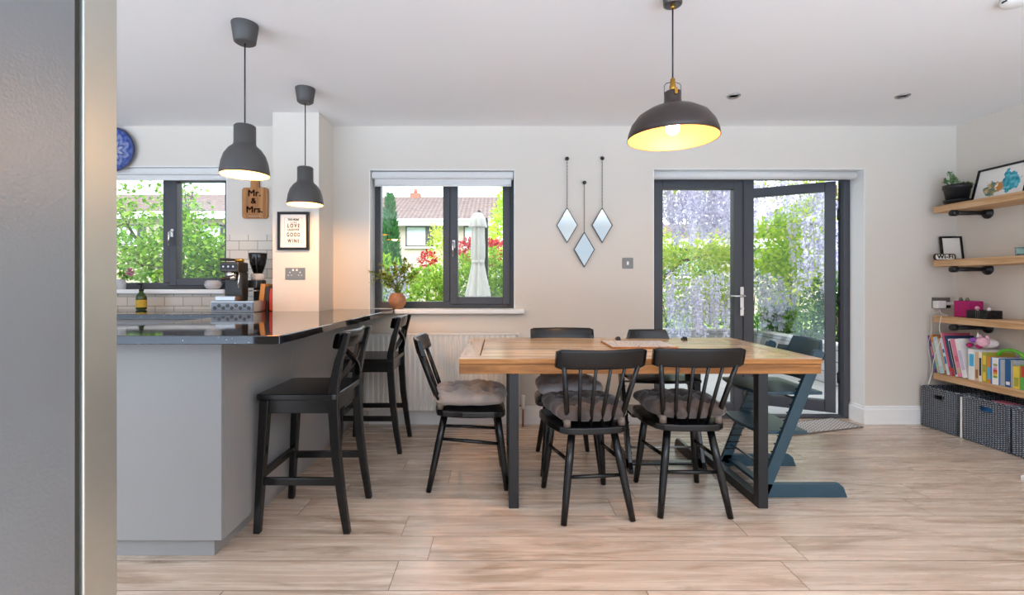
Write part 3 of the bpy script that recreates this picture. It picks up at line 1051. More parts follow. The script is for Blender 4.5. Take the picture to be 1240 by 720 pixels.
def dining():
    table()
    c0 = chair()
    spots = [((.44, 2.465, 0), R(7), 'black dining chair seen from behind, left one on the camera side of the table'),
             ((.945, 2.515, 0), R(-1), 'black dining chair seen from behind, right one on the camera side of the table'),
             ((-.185, 2.775, 0), R(-86), 'black dining chair in profile at the left end of the wooden table'),
             ((.425, 3.02, 0), R(180), 'black dining chair pushed in on the window side of the table, facing the camera')]
    for i, (l, r, lab) in enumerate(spots):
        if i == 0:
            c0.location, c0.rotation_euler = l, (0, 0, r)
            c0['label'] = lab
        else:
            dup(c0, l, r, lab)
    mats = ['velvet_dark', 'velvet_dark', 'velvet', 'velvet_grey_lit']
    labs = ['dark brown tufted cushion on the left chair of the camera side', 'dark brown tufted cushion on the right chair of the camera side',
            'taupe tufted cushion in full view on the chair at the table end', 'grey tufted cushion on the chair between table and window wall']
    for i, ((l, r, _), m, lb) in enumerate(zip(spots, mats, labs)):
        c = cushion(m, i)
        c.location = (l[0], l[1], .441)
        c.rotation_euler = (0, 0, r)
        off = Matrix.Rotation(r, 3, 'Z') @ Vector((0, .015, 0))
        c.location = Vector(c.location) + off
        c['label'] = lb
    h = high_chair()
    h.location, h.rotation_euler = (1.59, 2.755, 0), (0, 0, R(90))
    h['label'] = 'dark teal wooden high chair at the right end of the table'
    k = dup(h, (1.0, 3.07, 0), R(180), 'black wooden high chair on the far side of the table, mostly hidden')
    remat(k, {'dark_teal_lacquer': M['black_wood']})
    s = stool()
    s.location, s.rotation_euler = (-.91, 2.345, 0), (0, 0, R(90))
    dup(s, (-.885, 3.365, 0), R(90), 'black bar stool with crossed back, farther one beside the radiator', 'bar stools at the breakfast bar')


# ------------------------------------------------------------------ lamps
def lamps():
    for (x, y, zr, lab) in ((-1.255, 2.36, 1.66, 'dark grey pendant lamp, nearer and higher in view over the breakfast bar'), (-1.27, 3.13, 1.644, 'dark grey pendant lamp, farther one in front of the pillar')):
        o = thing('pendant_lamp', lab, 'lamp', (x, y, CEIL), group='grey pendant lamps over the bar')
        z = zr - CEIL
        MB().lathe([(.040, -.095), (.050, -.088), (.062, -.004), (.062, 0)], n=32).build('ceiling_rose', 'shade_grey', o)
        MB().tube([(0, 0, -.09), (0, 0, z + .24)], .0035, 8).build('cord', 'black_plastic', o)
        prof = [(.004, .246), (.044, .246), (.050, .240), (.050, .158), (.054, .145), (.074, .128), (.094, .098), (.106, .06), (.112, .022), (.113, 0)]
        MB().lathe([(r, z + h) for r, h in prof] + [(.1115, z)] + [(r - .003, z + h - .001) for r, h in prof[::-1][1:-3]] + [(.004, z + .17)], n=40).build('lamp_shade', 'shade_grey', o)
        inner = [(.1105, .001), (.1085, .022), (.1025, .06), (.0905, .097), (.071, .126), (.051, .142), (.004, .146)]
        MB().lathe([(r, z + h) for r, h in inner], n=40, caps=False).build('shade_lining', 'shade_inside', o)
        MB().sphere((0, 0, z + .062), .028, 16, 10).lathe([(.013, z + .085), (.013, z + .145)], n=12).build('bulb', 'bulb', o)
        add_point('bar_lamp_light', (x, y, zr + .02), 9.5, (1., .56, .24), .03)
    x, y, zr = .765, 2.117, 1.765
    o = thing('pendant_lamp', 'wide black pendant lamp with brass fitting hanging over the dining table', 'lamp', (x, y, CEIL))
    z = zr - CEIL
    MB().lathe([(.032, -.05), (.04, -.046), (.043, -.003), (.043, 0)], n=28).build('ceiling_rose', 'dark_steel', o)
    MB().tube([(0, 0, -.045), (0, 0, z + .255)], .0035, 8).build('cord', 'black_plastic', o)
    MB().lathe([(.010, -.062), (.008, -.045)], n=14).build('cord_grip', 'brass', o)
    prof = [(.004, .208), (.034, .208), (.036, .203), (.036, .17), (.040, .152), (.060, .140), (.105, .128), (.150, .100), (.178, .062), (.190, .03), (.195, .0)]
    MB().lathe([(r, z + h) for r, h in prof] + [(.1925, z)] + [(r - .0025, z + h - .002) for r, h in prof[::-1][1:-3]] + [(.004, z + .15)], n=56).build('lamp_shade', 'shade_black', o)
    inner = [(.1915, .001), (.1865, .03), (.1745, .061), (.1475, .098), (.103, .125), (.058, .136), (.004, .138)]
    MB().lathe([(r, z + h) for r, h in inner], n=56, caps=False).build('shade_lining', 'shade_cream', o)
    m = MB()
    m.lathe([(.014, z + .208), (.014, z + .235), (.011, z + .24), (.011, z + .262), (.005, z + .27)], n=18)
    m.box(-.006, .006, -.044, -.036, z + .185, z + .212)
    m.build('fitting', 'brass', o)
    MB().tube([(-.037, 0, z + .195), (-.037, 0, z + .235), (-.03, 0, z + .245), (-.012, 0, z + .25), (.012, 0, z + .25), (.03, 0, z + .245), (.037, 0, z + .235), (.037, 0, z + .195)], .002, 8).build('stirrup', 'dark_steel', o)
    MB().sphere((0, 0, z + .048), .03, 18, 12).lathe([(.0135, z + .07), (.0135, z + .135)], n=14).build('bulb', 'bulb_clear', o)
    add_point('table_lamp_light', (x, y, zr + .012), 8., (1., .6, .28), .03)
    for px, lab in ((1.588, 'small chrome recessed ceiling spotlight nearer the pendant lamp'), (2.735, 'small chrome recessed ceiling spotlight nearer the right wall')):
        o = thing('ceiling_spotlight', lab, 'spotlight', (px, 3.25, CEIL), group='recessed ceiling spotlights')
        MB().lathe([(.027, -.002), (.036, -.009), (.043, -.006), (.044, 0), (.027, 0)], n=32, closed=True).build('bezel', 'steel', o)
        MB().lathe([(.001, -.001), (.027, -.001)], n=24).build('lens', 'downlight', o)
    o = thing('smoke_alarm', 'white round smoke alarm on the ceiling at the top right edge', 'alarm', (2.31, 2.14, CEIL))
    MB().lathe([(.001, -.034), (.03, -.034), (.048, -.026), (.056, -.012), (.056, 0)], n=36).build('housing', 'white_plastic', o)
    MB().box(-.055, -.03, -.01, .012, -.02, -.012).build('vent', 'black_plastic', o)


def add_point(name, loc, power, col, r):
    l = bpy.data.lights.new(name, 'POINT')
    l.energy, l.color, l.shadow_soft_size = power, col, r
    o = bpy.data.objects.new(name, l)
    o.location = loc
    COL.objects.link(o)
    return o


# ------------------------------------------------------------------ things on the walls
def picture(name, label, w, h, loc, rot, frame_w, depth, mat, paper='paper', cat='picture', border=0.):
    """hangs or leans: lies in its own xz plane facing -y, its foot at the origin"""
    o = thing(name, label, cat, loc, rot=rot)
    fw = frame_w
    MB().box(-w / 2, -w / 2 + fw, 0, depth, 0, h).box(w / 2 - fw, w / 2, 0, depth, 0, h).box(-w / 2 + fw, w / 2 - fw, 0, depth, 0, fw).box(-w / 2 + fw, w / 2 - fw, 0, depth, h - fw, h).build('picture_frame', mat, o, .0015)
    MB().box(-w / 2 + fw * .6, w / 2 - fw * .6, depth * .45, depth * .8, fw * .6, h - fw * .6).build('print', paper, o)
    return o


def walls_decor():
    # diamond mirrors on chains
    s = F / YW
    for px, ky, ty, lab in ((686.5, 193.2, 251.7, 'diamond wall mirror on a chain, left of the three'), (728.3, 192.8, 251.7, 'diamond wall mirror on a chain, right of the three'), (706.8, 222., 280.8, 'diamond wall mirror on a chain, lowest one in the middle')):
        x, zk, zt = (px - CX) / s, CH - (ky - CY) / s, CH - (ty - CY) / s
        hw, hh = .0845, .1425
        zc = zt - hh
        o = thing('diamond_mirror', lab, 'mirror', (x, YW - .013, zc), group='hanging diamond mirrors', rot=(0, 0, R(-9 if px < 700 else 3)))
        dia = lambda a, b: [(0, b), (a, 0), (0, -b), (-a, 0)]
        fr = MB()
        A, B = dia(hw, hh), dia(hw - .006, hh - .010)
        vs = [(u, -.016, v) for u, v in A] + [(u, -.016, v) for u, v in B] + [(u, -.004, v) for u, v in A] + [(u, -.004, v) for u, v in B]
        fs = []
        for i in range(4):
            j = (i + 1) % 4
            fs += [(i, j, 4 + j, 4 + i), (8 + i, 12 + i, 12 + j, 8 + j), (i, 8 + i, 8 + j, j), (4 + i, 4 + j, 12 + j, 12 + i)]
        fr.add(vs, fs).build('mirror_frame', 'black_metal', o)
        MB().prism(B, -.012, -.006, lambda u, v, a: (u, a, v)).build('mirror_plate', 'mirror', o)
        c = MB()
        n = int((zk - zt) / .013)
        for i in range(n):
            z = zt - zc + (zk - zt) * (i + .5) / n
            r = (zk - zt) / n * .62
            pts = [(math.cos(t) * r * .42 * (i % 2), -.012 + math.cos(t) * r * .42 * ((i + 1) % 2), z + math.sin(t) * r) for t in [k * math.pi / 4 for k in range(9)]]
            c.tube(pts, .0014, 5, False)
        c.build('chain', 'black_metal', o)
        MB().lathe([(.006, 0), (.006, -.01), (.014, -.012), (.016, -.02), (.010, -.028), (.001, -.029)], (0, 0, zk - zc), 18, 'y').build('knob', 'black_metal', o)

    def switch_plate(name, label, x, z, w, h, yw, cat):
        o = thing(name, label, cat, (x, yw, z))
        MB().box(-w / 2, w / 2, -.006, 0, -h / 2, h / 2).build('plate', 'grey_plate', o, .0015)
        return o
    o = switch_plate('light_switch', 'square grey metal light switch right of the diamond mirrors', 1.033, 1.297, .086, .086, YW, 'switch')
    MB().box(-.008, .008, -.010, -.006, -.014, .014).build('rocker', 'white_plastic', o, .001)
    o = switch_plate('wall_socket', 'grey metal double socket on the pillar above the worktop', -1.518, 1.205, .146, .086, 3.56, 'socket')
    for sg in (-1, 1):
        MB().box(sg * .014 - .006, sg * .014 + .006, -.0095, -.006, .020, .034).build('rocker', 'white_plastic', o)
        pin = MB().box(sg * .038 - .0032, sg * .038 + .0032, -.0066, -.0055, .004, .014)
        for q in (-.011, .011):
            pin.box(sg * .038 + q - .004, sg * .038 + q + .004, -.0066, -.0055, -.014, -.009)
        pin.build('pin_slot', 'white_plastic', o)
    o = switch_plate('wall_socket', 'grey metal double socket above the third shelf with white plugs in it', 3.56, .977, .146, .086, YW, 'socket')
    p = thing('phone_charger', 'white cube charger in the left half of the socket above the shelf', 'charger', (3.522, YW - .006, .965))
    MB().box(-.034, .034, -.05, 0, -.03, .03).build('case', 'white_plastic', p, .005)
    MB().box(-.008, .008, -.035, -.02, -.033, -.03).build('port', 'steel', p)
    q = thing('plug', 'flat white plug in the right half of the socket above the shelf', 'plug', (3.60, YW - .006, .972))
    MB().box(-.026, .026, -.042, 0, -.012, .012).build('case', 'white_plastic', q, .004)
    MB().box(-.018, .006, -.034, -.008, -.036, -.012).build('adapter', 'black_plastic', q, .003)
    # typographic print on the pillar
    o = picture('framed_print', 'dark framed typographic print hanging on the pillar', .232, .282, (-1.5265, 3.535, 1.379), (0, 0, 0), .019, .024, 'black_wood')
    for t, z, sz, sx, sp in (('THE MORE', .224, .022, .8, 1.), ('LIVE', .203, .014, 1.0, 1.9), ('LOVE', .178, .040, .72, 1.5), ('LAUGHTER', .150, .020, .8, 1.1), ('GOOD', .112, .040, .66, 1.4), ('WINE', .066, .036, .72, 1.5)):
        text(t, sz, o, (-.0, .010, z), (R(90), 0, 0), 'ink', sx=sx, space=sp, heavy=sz * .05)
    m = MB()
    for (a, b, c, d) in ((-.066, .066, .240, .2408), (-.066, .066, .048, .0488), (-.066, -.0652, .048, .24), (.0652, .066, .048, .24), (-.035, .035, .090, .0908)):
        m.box(a, b, .0098, .0105, c, d)
    m.build('border_line', 'ink', o)
    # carved board
    o = thing('carved_sign', 'wooden chopping board sign carved with a couple greeting on the kitchen wall', 'sign', (-1.967, YW - .02, 1.655))
    w, h, r = .206, .248, .022
    out = []
    for cx, cz, a0 in ((w / 2 - r, r, -90), (w / 2 - r, h - r, 0)):
        out += [(cx + r * math.cos(R(a0 + k * 15)), cz + r * math.sin(R(a0 + k * 15))) for k in range(7)]
    out += [(.036, h), (.034, h + .05), (.026, h + .066), (-.026, h + .066), (-.034, h + .05), (-.036, h)]
    for cx, cz, a0 in ((-w / 2 + r, h - r, 90), (-w / 2 + r, r, 180)):
        out += [(cx + r * math.cos(R(a0 + k * 15)), cz + r * math.sin(R(a0 + k * 15))) for k in range(7)]
    MB().prism(out, 0, .018, lambda u, v, a: (u, a, v)).build('board', 'board_wood', o, .003)
    for t, z, sz, x in (('Mr.', .200, .072, -.005), ('&', .138, .064, -.012), ('Mrs.', .068, .072, -.004)):
        text(t, sz, o, (x, -.0004, z), (R(90), 0, 0), 'carve', heavy=.0035, sx=1.05)
    m = MB()
    for k in range(16):
        x = -.05 + k * .0065
        m.bar((x, -.0003, .016 + (k % 2) * .004), (x + .0065, -.0003, .016 + ((k + 1) % 2) * .004), .001, .0016, (0, 1, 0))
    m.build('carved_line', 'paper', o)
    # painted plate
    o = thing('wall_plate', 'blue and white painted plate hung high on the kitchen wall', 'plate', (-3.10, YW - .012, 2.205))
    MB().lathe([(.001, .0), (.11, .0), (.12, -.006), (.172, -.026), (.18, -.028), (.181, -.024), (.12, .006), (.07, .010), (.001, .010)], n=56, axis='y').build('dish', 'plate', o)


def kitchen_items():
    zc = .928
    o = thing('knock_box', 'steel drawer base under the coffee machine', 'drawer', (-1.889, 3.515, zc))
    MB().box(-.156, .154, -.13, .045, 0, .079).build('body', 'steel', o, .003)
    dr = MB().box(-.148, .148, -.136, -.129, .008, .071).build('drawer_front', 'dark_steel', o, .002)
    pat = MB()
    for i in range(9):
        pat.lathe([(.010, -.1375), (.013, -.138), (.013, -.1355), (.010, -.136)], (-.12 + i * .03, 0, .039 + (.008 if i % 2 else -.008)), 12, 'y')
    pat.build('embossing', 'machine', dr)
    zb = zc + .08
    c = thing('coffee_machine', 'slim steel and black espresso machine below the kitchen window', 'coffee machine', (-1.932, 3.555, zb))
    MB().box(-.064, .064, -.08, .005, 0, .205).build('body', 'black_plastic', c, .006)
    MB().box(-.066, .066, -.14, .005, .205, .278).build('head', 'machine', c, .010, 3)
    MB().box(-.060, .060, -.143, -.139, .225, .262).build('control_panel', 'black_plastic', c, .002)
    for x in (-.035, 0, .035):
        MB().lathe([(.007, -.147), (.007, -.142)], (x, 0, .244), 14, 'y').build('button', 'chrome', c)
    MB().lathe([(.033, .175), (.036, .18), (.036, .206)], (0, -.105, 0), 24).build('group_head', 'chrome', c)
    pf = MB().lathe([(.012, .145), (.030, .150), (.034, .176), (.030, .177)], (0, -.10, 0), 24).build('portafilter', 'chrome', c)
    MB().tube([(0, -.13, .165), (.0, -.19, .158), (.0, -.25, .150)], [.008, .012, .011], 12).build('handle', 'black_plastic', pf)
    MB().box(-.085, .060, -.165, -.082, 0, .034).build('drip_tray', 'steel', c, .005)
    MB().tube([(.058, -.11, .215), (.066, -.125, .17), (.062, -.135, .09)], [.005, .005, .007], 10).build('steam_wand', 'chrome', c)
    k = thing('spare_portafilter', 'black handled portafilter lying on top of the espresso machine', 'portafilter', (-1.945, 3.50, zb + .279))
    MB().lathe([(.024, 0), (.030, .004), (.032, .024), (.028, .025)], (.045, 0, 0), 20).build('basket', 'brass', k)
    MB().tube([(.015, 0, .017), (-.02, -.02, .018), (-.07, -.05, .018)], [.007, .011, .010], 12).build('handle', 'black_plastic', k)
    g = thing('coffee_grinder', 'coffee grinder with smoked bean hopper beside the espresso machine', 'grinder', (-1.857, 3.68, zb))
    MB().box(-.044, .044, -.08, .06, -.08, -.06).box(-.036, .036, 0, .06, -.06, .15).build('body', 'black_plastic', g, .006)
    MB().box(-.036, .036, -.085, 0, .09, .15).build('chute', 'dark_steel', g, .006)
    MB().tube([(-.03, -.03, .07), (-.03, -.09, .07), (.03, -.09, .07), (.03, -.03, .07)], .005, 8).build('fork', 'steel', g)
    MB().lathe([(.046, .15), (.05, .158), (.05, .195), (.044, .2)], (0, .0, 0), 28).build('collar', 'milk', g)
    MB().lathe([(.030, .2), (.040, .222), (.056, .275), (.064, .33), (.066, .352)], n=32, caps=False).build('bean_hopper', 'smoke', g)
    MB().lathe([(.001, .203), (.028, .205), (.038, .224), (.050, .262), (.001, .27)], n=24).build('beans', 'coffee', g)
    MB().lathe([(.001, .359), (.06, .358), (.067, .352), (.067, .347)], n=32).build('lid', 'black_plastic', g)
    for x, t, h, m, lab, ry in ((-1.806, .034, .200, 'book_tan', 'tan cookbook leaning beside the coffee grinder', 7), (-1.764, .032, .180, 'book_black', 'black cookbook leaning between the tan and the red one', 7), (-1.718, .026, .165, 'book_red', 'red cookbook leaning against the side of the pillar', 0)):
        b = thing('cookbook', lab, 'book', (x, 3.575, zc + .004), group='cookbooks beside the pillar', rot=(0, R(ry), 0))
        book_mesh(b, t, h, .135, m)
    b = thing('soap_bottle', 'green glass soap bottle with black pump by the kitchen tiles', 'bottle', (-2.79, 3.73, zc))
    MB().lathe([(.024, 0), (.034, .004), (.036, .01), (.036, .098), (.030, .118), (.015, .135), (.014, .15)], n=28).build('bottle', 'green_glass', b)
    MB().lathe([(.0364, .02), (.0366, .022), (.0366, .075), (.0364, .077)], n=28, caps=False).build('sticker', 'label_yellow', b)
    MB().lathe([(.017, .148), (.017, .165), (.006, .167), (.006, .195)], n=18).box(-.006, .006, -.038, .008, .192, .202).build('pump', 'black_plastic', b)
    v = thing('bud_vase', 'small pale vase with a pink bloom on the kitchen windowsill', 'vase', (-3.07, YW + .02, W1[2]))
    MB().lathe([(.026, 0), (.030, .004), (.031, .08), (.027, .082), (.027, .01), (.001, .008)], n=26).build('vase', 'milk', v)
    st = MB()
    lv = MB()
    pe = MB()
    rr = random.Random(5)
    for i in range(7):
        a = rr.uniform(0, 6.28)
        tip = Vector((math.cos(a) * .03 + .02, math.sin(a) * .025, .1 + rr.random() * .04))
        st.tube([(0, 0, .02), tip], .0018, 6)
        for _ in range(7):
            lv.leaf(tip + Vector([rr.uniform(-.02, .02) for _ in range(3)]), [rr.uniform(-1, 1) for _ in range(3)], (0, 0, 1), .03, .018)
    c = Vector((.085, -.02, .14))
    st.tube([(0, 0, .02), (.04, -.01, .1), c], .0022, 6)
    for i in range(46):
        d = Vector([rr.gauss(0, 1) for _ in range(3)]).normalized()
        pe.leaf(c + d * .008, d, (0, 0, 1), .032, .02)
    st.build('stem', 'leaf_mid', v)
    lv.build('leaves', 'leaf_fresh', v, recalc=False)
    pe.build('bloom', 'pink_petal', v, recalc=False)
    b = thing('glass_bowl', 'round milky glass candle bowl on the kitchen windowsill', 'bowl', (-2.325, YW + .02, W1[2]))
    MB().lathe([(.03, 0), (.05, .01), (.064, .036), (.058, .062), (.044, .074), (.040, .074), (.054, .06), (.059, .036), (.046, .014), (.001, .008)], n=36).build('bowl', 'milk', b)
    # pot with loose stems on the middle sill
    p = thing('potted_plant', 'round terracotta pot with loose leafy stems at the window corner', 'potted plant', (-.825, YW - .0, W2[2] + .001))
    MB().lathe([(.036, 0), (.042, .003), (.066, .04), (.072, .07), (.064, .1), (.046, .118), (.05, .128), (.044, .128), (.040, .116), (.001, .104)], n=40).build('pot', 'terracotta', p)
    rr = random.Random(11)
    st, lv = MB(), MB()
    for i in range(34):
        a = rr.uniform(0, 6.28)
        rad = rr.uniform(.05, .26)
        up = rr.uniform(.08, .31) * (1.1 - rad * 1.5)
        e = Vector((math.cos(a) * rad + .02, math.sin(a) * rad * .35 - .02, .12 + up))
        if i == 0:
            e = Vector((-.2, -.06, .20))
        mid = Vector((e.x * .35, e.y * .35, .12 + up * .7))
        pts = [Vector((rr.uniform(-.02, .02), rr.uniform(-.02, .02), .105)), mid, e]
        st.tube(pts, [.002, .0016, .001], 6)
        for k in range(15):
            t = rr.uniform(.3, 1.)
            q = pts[1].lerp(pts[2], (t - .3) / .7)
            lv.leaf(q, Vector((rr.uniform(-1, 1), rr.uniform(-1, .6), rr.uniform(-.4, .9))), (0, 0, 1), rr.uniform(.026, .05), rr.uniform(.014, .026))
    st.build('stem', 'leaf_vase', p)
    lv.build('foliage', 'leaf_vase', p, recalc=False)


def book_mesh(b, t, h, d, m, spine=None, y_dir=False):
    """spine at the near face; x is thickness (y_dir: thickness along -y, depth along +x)"""
    fn = (lambda x, y, z: (y, -x, z)) if y_dir else (lambda x, y, z: (x, y, z))

    def bx(mb, x0, x1, y0, y1, z0, z1):
        k = MB().box(x0, x1, y0, y1, z0, z1)
        k.v = [Vector(fn(*p)) for p in k.v]
        return mb.add(k.v, k.f)
    c = .0022
    cov = MB()
    bx(cov, 0, c, 0, d, 0, h)
    bx(cov, t - c, t, 0, d, 0, h)
    bx(cov, 0, t, -.0008, c, 0, h)
    cov.build('cover', m, b)
    pg = MB()
    bx(pg, c + .0002, t - c - .0002, c, d - .003, .003, h - .003)
    pg.build('pages', 'paper', b)
    for z0, z1, mm in spine or ():
        k = MB()
        bx(k, t * .16, t * .84, -.0014, -.0008, z0 * h, z1 * h)
        k.build('spine_label', mm, b)


# ------------------------------------------------------------------ shelves and what stands on them
XF, YE = 3.44, 3.80


def atx(px, py, X):
    Y = X * F / (px - CX)
    return Vector((X, Y, CH - (py - CY) / F * Y))


def shelves():
    tops = (1.740, 1.316, .877, .427)
    names = ('top wooden wall shelf with the succulent pot and the bright picture', 'second wooden wall shelf from the top carrying the small sign', 'third wooden wall shelf from the top carrying the magenta speaker', 'lowest wooden wall shelf carrying the row of books')
    for zt, lab in zip(tops, names):
        o = thing('wall_shelf', lab, 'shelf', (XR, 3.0, zt), group='wooden shelves on the right wall')
        MB().box(XF, XR - .001, 2.2, YE, zt - .052, zt).build('board', 'shelf_wood', o, .004, 2, world=True)
        if zt > .5:
            for y in (3.615, 2.5):
                z = zt - .052 - .0245
                br = MB().tube([(XR, y, z), (XF - .02, y, z)], .0165, 16).build('pipe_bracket', 'black_metal', o, world=True)
                MB().lathe([(.0165, -.001), (.0235, .003), (.0245, .04), (.0175, .046)], (XF - .034, y, z), 20, 'x').build('end_cap', 'charcoal', br, world=True)
                MB().lathe([(.017, -.03), (.022, -.026), (.022, -.008), (.043, -.007), (.043, 0)], (XR, y, z - .0), 24, 'x').build('flange', 'black_metal', br, world=True)
        else:
            for y in (3.615, 2.5):
                MB().box(XR - .03, XR, y - .02, y + .02, zt - .072, zt - .052).build('batten', 'black_metal', o, world=True)
    # top shelf
    z = tops[0] + .001
    p = thing('succulent_pot', 'black plant pot with two succulents on the top shelf', 'potted plant', (3.535, 3.70, z))
    MB().lathe([(.001, 0), (.070, 0), (.082, .028), (.085, .034), (.08, .034), (.068, .006), (.001, .005)], n=36).build('saucer', 'black_plastic', p)
    MB().lathe([(.001, .007), (.062, .007), (.079, .118), (.085, .120), (.088, .15), (.08, .15), (.078, .128), (.001, .125)], n=36).build('pot', 'black_plastic', p)
    MB().lathe([(.001, .135), (.075, .130), (.077, .125)], n=24).build('soil', 'soil', p)
    rr = random.Random(2)
    for c, n, rad, up in (((-.06, .0, .17), 9, .045, .07), ((.035, -.02, .14), 6, .035, .03)):
        m = MB()
        for k in range(n):
            q = Vector(c) + Vector((rr.gauss(0, rad * .45), rr.gauss(0, rad * .5), rr.uniform(-.01, up)))
            m.tube([(c[0] * .7, c[1], .128), q], .003, 6)
            for j in range(15):
                d = Vector([rr.gauss(0, 1) for _ in range(3)]).normalized()
                m.leaf(q + d * .002, d + Vector((0, 0, .3)), (0, 0, 1), .024, .015)
        m.build('succulent', 'succulent', p, recalc=False)
    o = picture('watercolour_picture', 'black framed turquoise watercolour leaning on the top shelf', .37, .25, (3.555, 3.435, z), (R(-14), 0, R(90)), .014, .02, 'black_wood', M['watercolour'])
    o.rotation_euler = (R(-14), 0, R(-90))
    # second shelf
    z = tops[1] + .001
    picture('framed_photo', 'small black frame with a blank pale picture on the second shelf', .155, .195, (3.604, 3.802, z), (R(-8), 0, R(-9)), .014, .016, 'black_wood')
    o = thing('wifi_sign', 'tiny white plaque reading Wi-Fi at the end of the second shelf', 'sign', (3.506, 3.768, z), rot=(R(-6), 0, R(-2)))
    w, h = .168, .050
    MB().prism([(-w / 2, .012), (-w / 2 + .012, 0), (w / 2 - .012, 0), (w / 2, .012), (w / 2, h - .012), (w / 2 - .012, h), (-w / 2 + .012, h), (-w / 2, h - .012)], 0, .008, lambda u, v, a: (u, a, v)).build('rim', 'bronze', o)
    w, h = .142, .040
    MB().prism([(-w / 2, .014), (-w / 2 + .010, .004), (w / 2 - .010, .004), (w / 2, .014), (w / 2, h - .006), (w / 2 - .010, h + .004), (-w / 2 + .010, h + .004), (-w / 2, h - .006)], -.001, .002, lambda u, v, a: (u, a, v)).build('plaque', 'paper', o)
    text('Wi-Fi', .044, o, (0, -.0014, .0245), (R(90), 0, 0), 'ink', heavy=.003, sx=1.1, space=1.12)
    o = thing('blue_glass_dish', 'pale blue glass dish on the second shelf at the right edge', 'dish', (3.545, 3.13, z))
    MB().box(-.055, .055, -.12, .115, 0, .012).box(-.055, -.047, -.12, .115, .012, .052).box(.047, .055, -.12, .115, .012, .052).box(-.047, .047, .107, .115, .012, .052).box(-.047, .047, -.12, -.112, .012, .052).build('dish', 'blue_glass', o, .003)
    MB().box(-.058, -.045, -.123, .118, .052, .057).box(.045, .058, -.123, .118, .052, .057).box(-.045, .045, .105, .118, .052, .057).box(-.045, .045, -.123, -.11, .052, .057).build('rim', 'blue_rim', o)
    # third shelf
    z = tops[2] + .001
    o = thing('speaker_box', 'magenta cloth cube speaker with two little ears on the third shelf', 'speaker', (3.558, 3.635, z))
    MB().box(-.058, .058, -.06, .06, 0, .122).build('body', 'magenta', o, .008, 3)
    for y in (-.012, .040):
        MB().lathe([(.013, .12), (.012, .135), (.006, .147), (.001, .149)], (-.02, y, 0), 14).build('ear', 'grey_plate', o)
    b = thing('mesh_tray', 'low black mesh tray in front of the magenta speaker', 'tray', (3.515, 3.475, z))
    m = MB()
    w, d, h = .055, .07, .058
    for k in range(13):
        t = -1 + 2 * k / 12
        for s in (-1, 1):
            m.box(t * w - .0022, t * w + .0022, s * d - .002, s * d + .002, 0, h)
            m.box(s * w - .002, s * w + .002, t * d - .0028, t * d + .0028, 0, h)
    for zz in (0, .014, .028, .042, .054):
        for s in (-1, 1):
            m.box(-w, w, s * d - .002, s * d + .002, zz, zz + .005)
            m.box(s * w - .002, s * w + .002, -d, d, zz, zz + .005)
    m.build('mesh_side', 'black_plastic', b)
    MB().box(-w, w, -d, d, 0, .004).build('base', 'black_plastic', b)
    for x, y, hh, mm, lab in ((-.02, .03, .085, 'white_plastic', 'tiny white peg figure standing in the mesh tray'), (.015, -.02, .075, 'pink_plastic', 'tiny pink peg figure standing in the mesh tray')):
        f = thing('peg_figure', lab, 'toy', (3.515 + x, 3.475 + y, z + .0045), group='peg figures in the mesh tray')
        MB().lathe([(.011, 0), (.012, .003), (.011, hh * .5), (.007, hh * .66)], n=16).build('body', mm, f)
        MB().sphere((0, 0, hh * .82), hh * .17, 12, 8).build('head', 'white_plastic' if mm != 'white_plastic' else 'pink_plastic', f)
    # cables
    cab = [Vector((3.525, YW - .03, .934)), Vector((3.50, 3.80, .90)), Vector((3.50, 3.74, .882)), Vector((3.45, 3.735, .882)), atx(1139.5, 384, 3.425), atx(1137.5, 398, 3.425), atx(1140, 408, 3.43), atx(1134, 424, 3.40), atx(1130, 440, 3.40), atx(1128.5, 452, 3.39), atx(1124.5, 465, 3.37)]
    tag(MB().tube(smooth_path(cab), .0022, 6).build('charging_cable', 'white_plastic'), 'white charging cable hanging over the end of the third shelf', 'cable')
    cab = [Vector((3.585, YW - .03, .935)), Vector((3.50, 3.845, .90)), Vector((3.46, 3.84, .86)), at(1128, 400, 3.835), at(1124, 418, 3.835), at(1127, 440, 3.83), at(1126, 458, 3.83), at(1123.5, 464, 3.83)]
    tag(MB().tube(smooth_path(cab), .0018, 6).build('charging_cable', 'white_plastic'), 'thin white cable running down the back wall past the leaning books', 'cable')
    # books on the lowest shelf
    z = tops[3] + .001
    B = [(.018, .292, 'bk_purple', 'purple and teal picture book leaning at the far left end of the row', [(.1, .3, 'bk_teal'), (.45, .7, 'bk_pink')]),
         (.020, .300, 'bk_orange', 'orange topped picture book leaning second from the wall', [(.0, .8, 'bk_mint')]),
         (.040, .285, 'bk_paleblue', 'thick pale blue book leaning third from the wall', [(.2, .9, 'bk_ice')]),
         (.016, .305, 'bk_brown', 'brown and beige slim book leaning fourth from the wall', [(.1, .9, 'bk_beige')]),
         (.022, .282, 'bk_ice', 'light blue striped slim book leaning fifth from the wall', [(.3, .5, 'bk_blue'), (.6, .7, 'bk_blue')]),
         (.018, .325, 'bk_rose', 'tall rose pink picture book leaning in the row', [(.1, .2, 'book_red')]),
         (.024, .305, 'bk_navy', 'navy picture book with red foot leaning in the row', [(.0, .2, 'book_red')]),
         (.018, .285, 'bk_white', 'slim white book with dark edge leaning in the row', [(.05, .95, 'book_black')]),
         (.034, .285, 'bk_pink', 'pink patterned thick book leaning in the row', [(.1, .25, 'bk_beige'), (.4, .55, 'bk_rose')]),
         (.038, .290, 'bk_white', 'white patterned thick book leaning last before the upright ones', [(.2, .7, 'bk_lilac')])]
    y = 3.795
    zrow = z
    th = R(13)
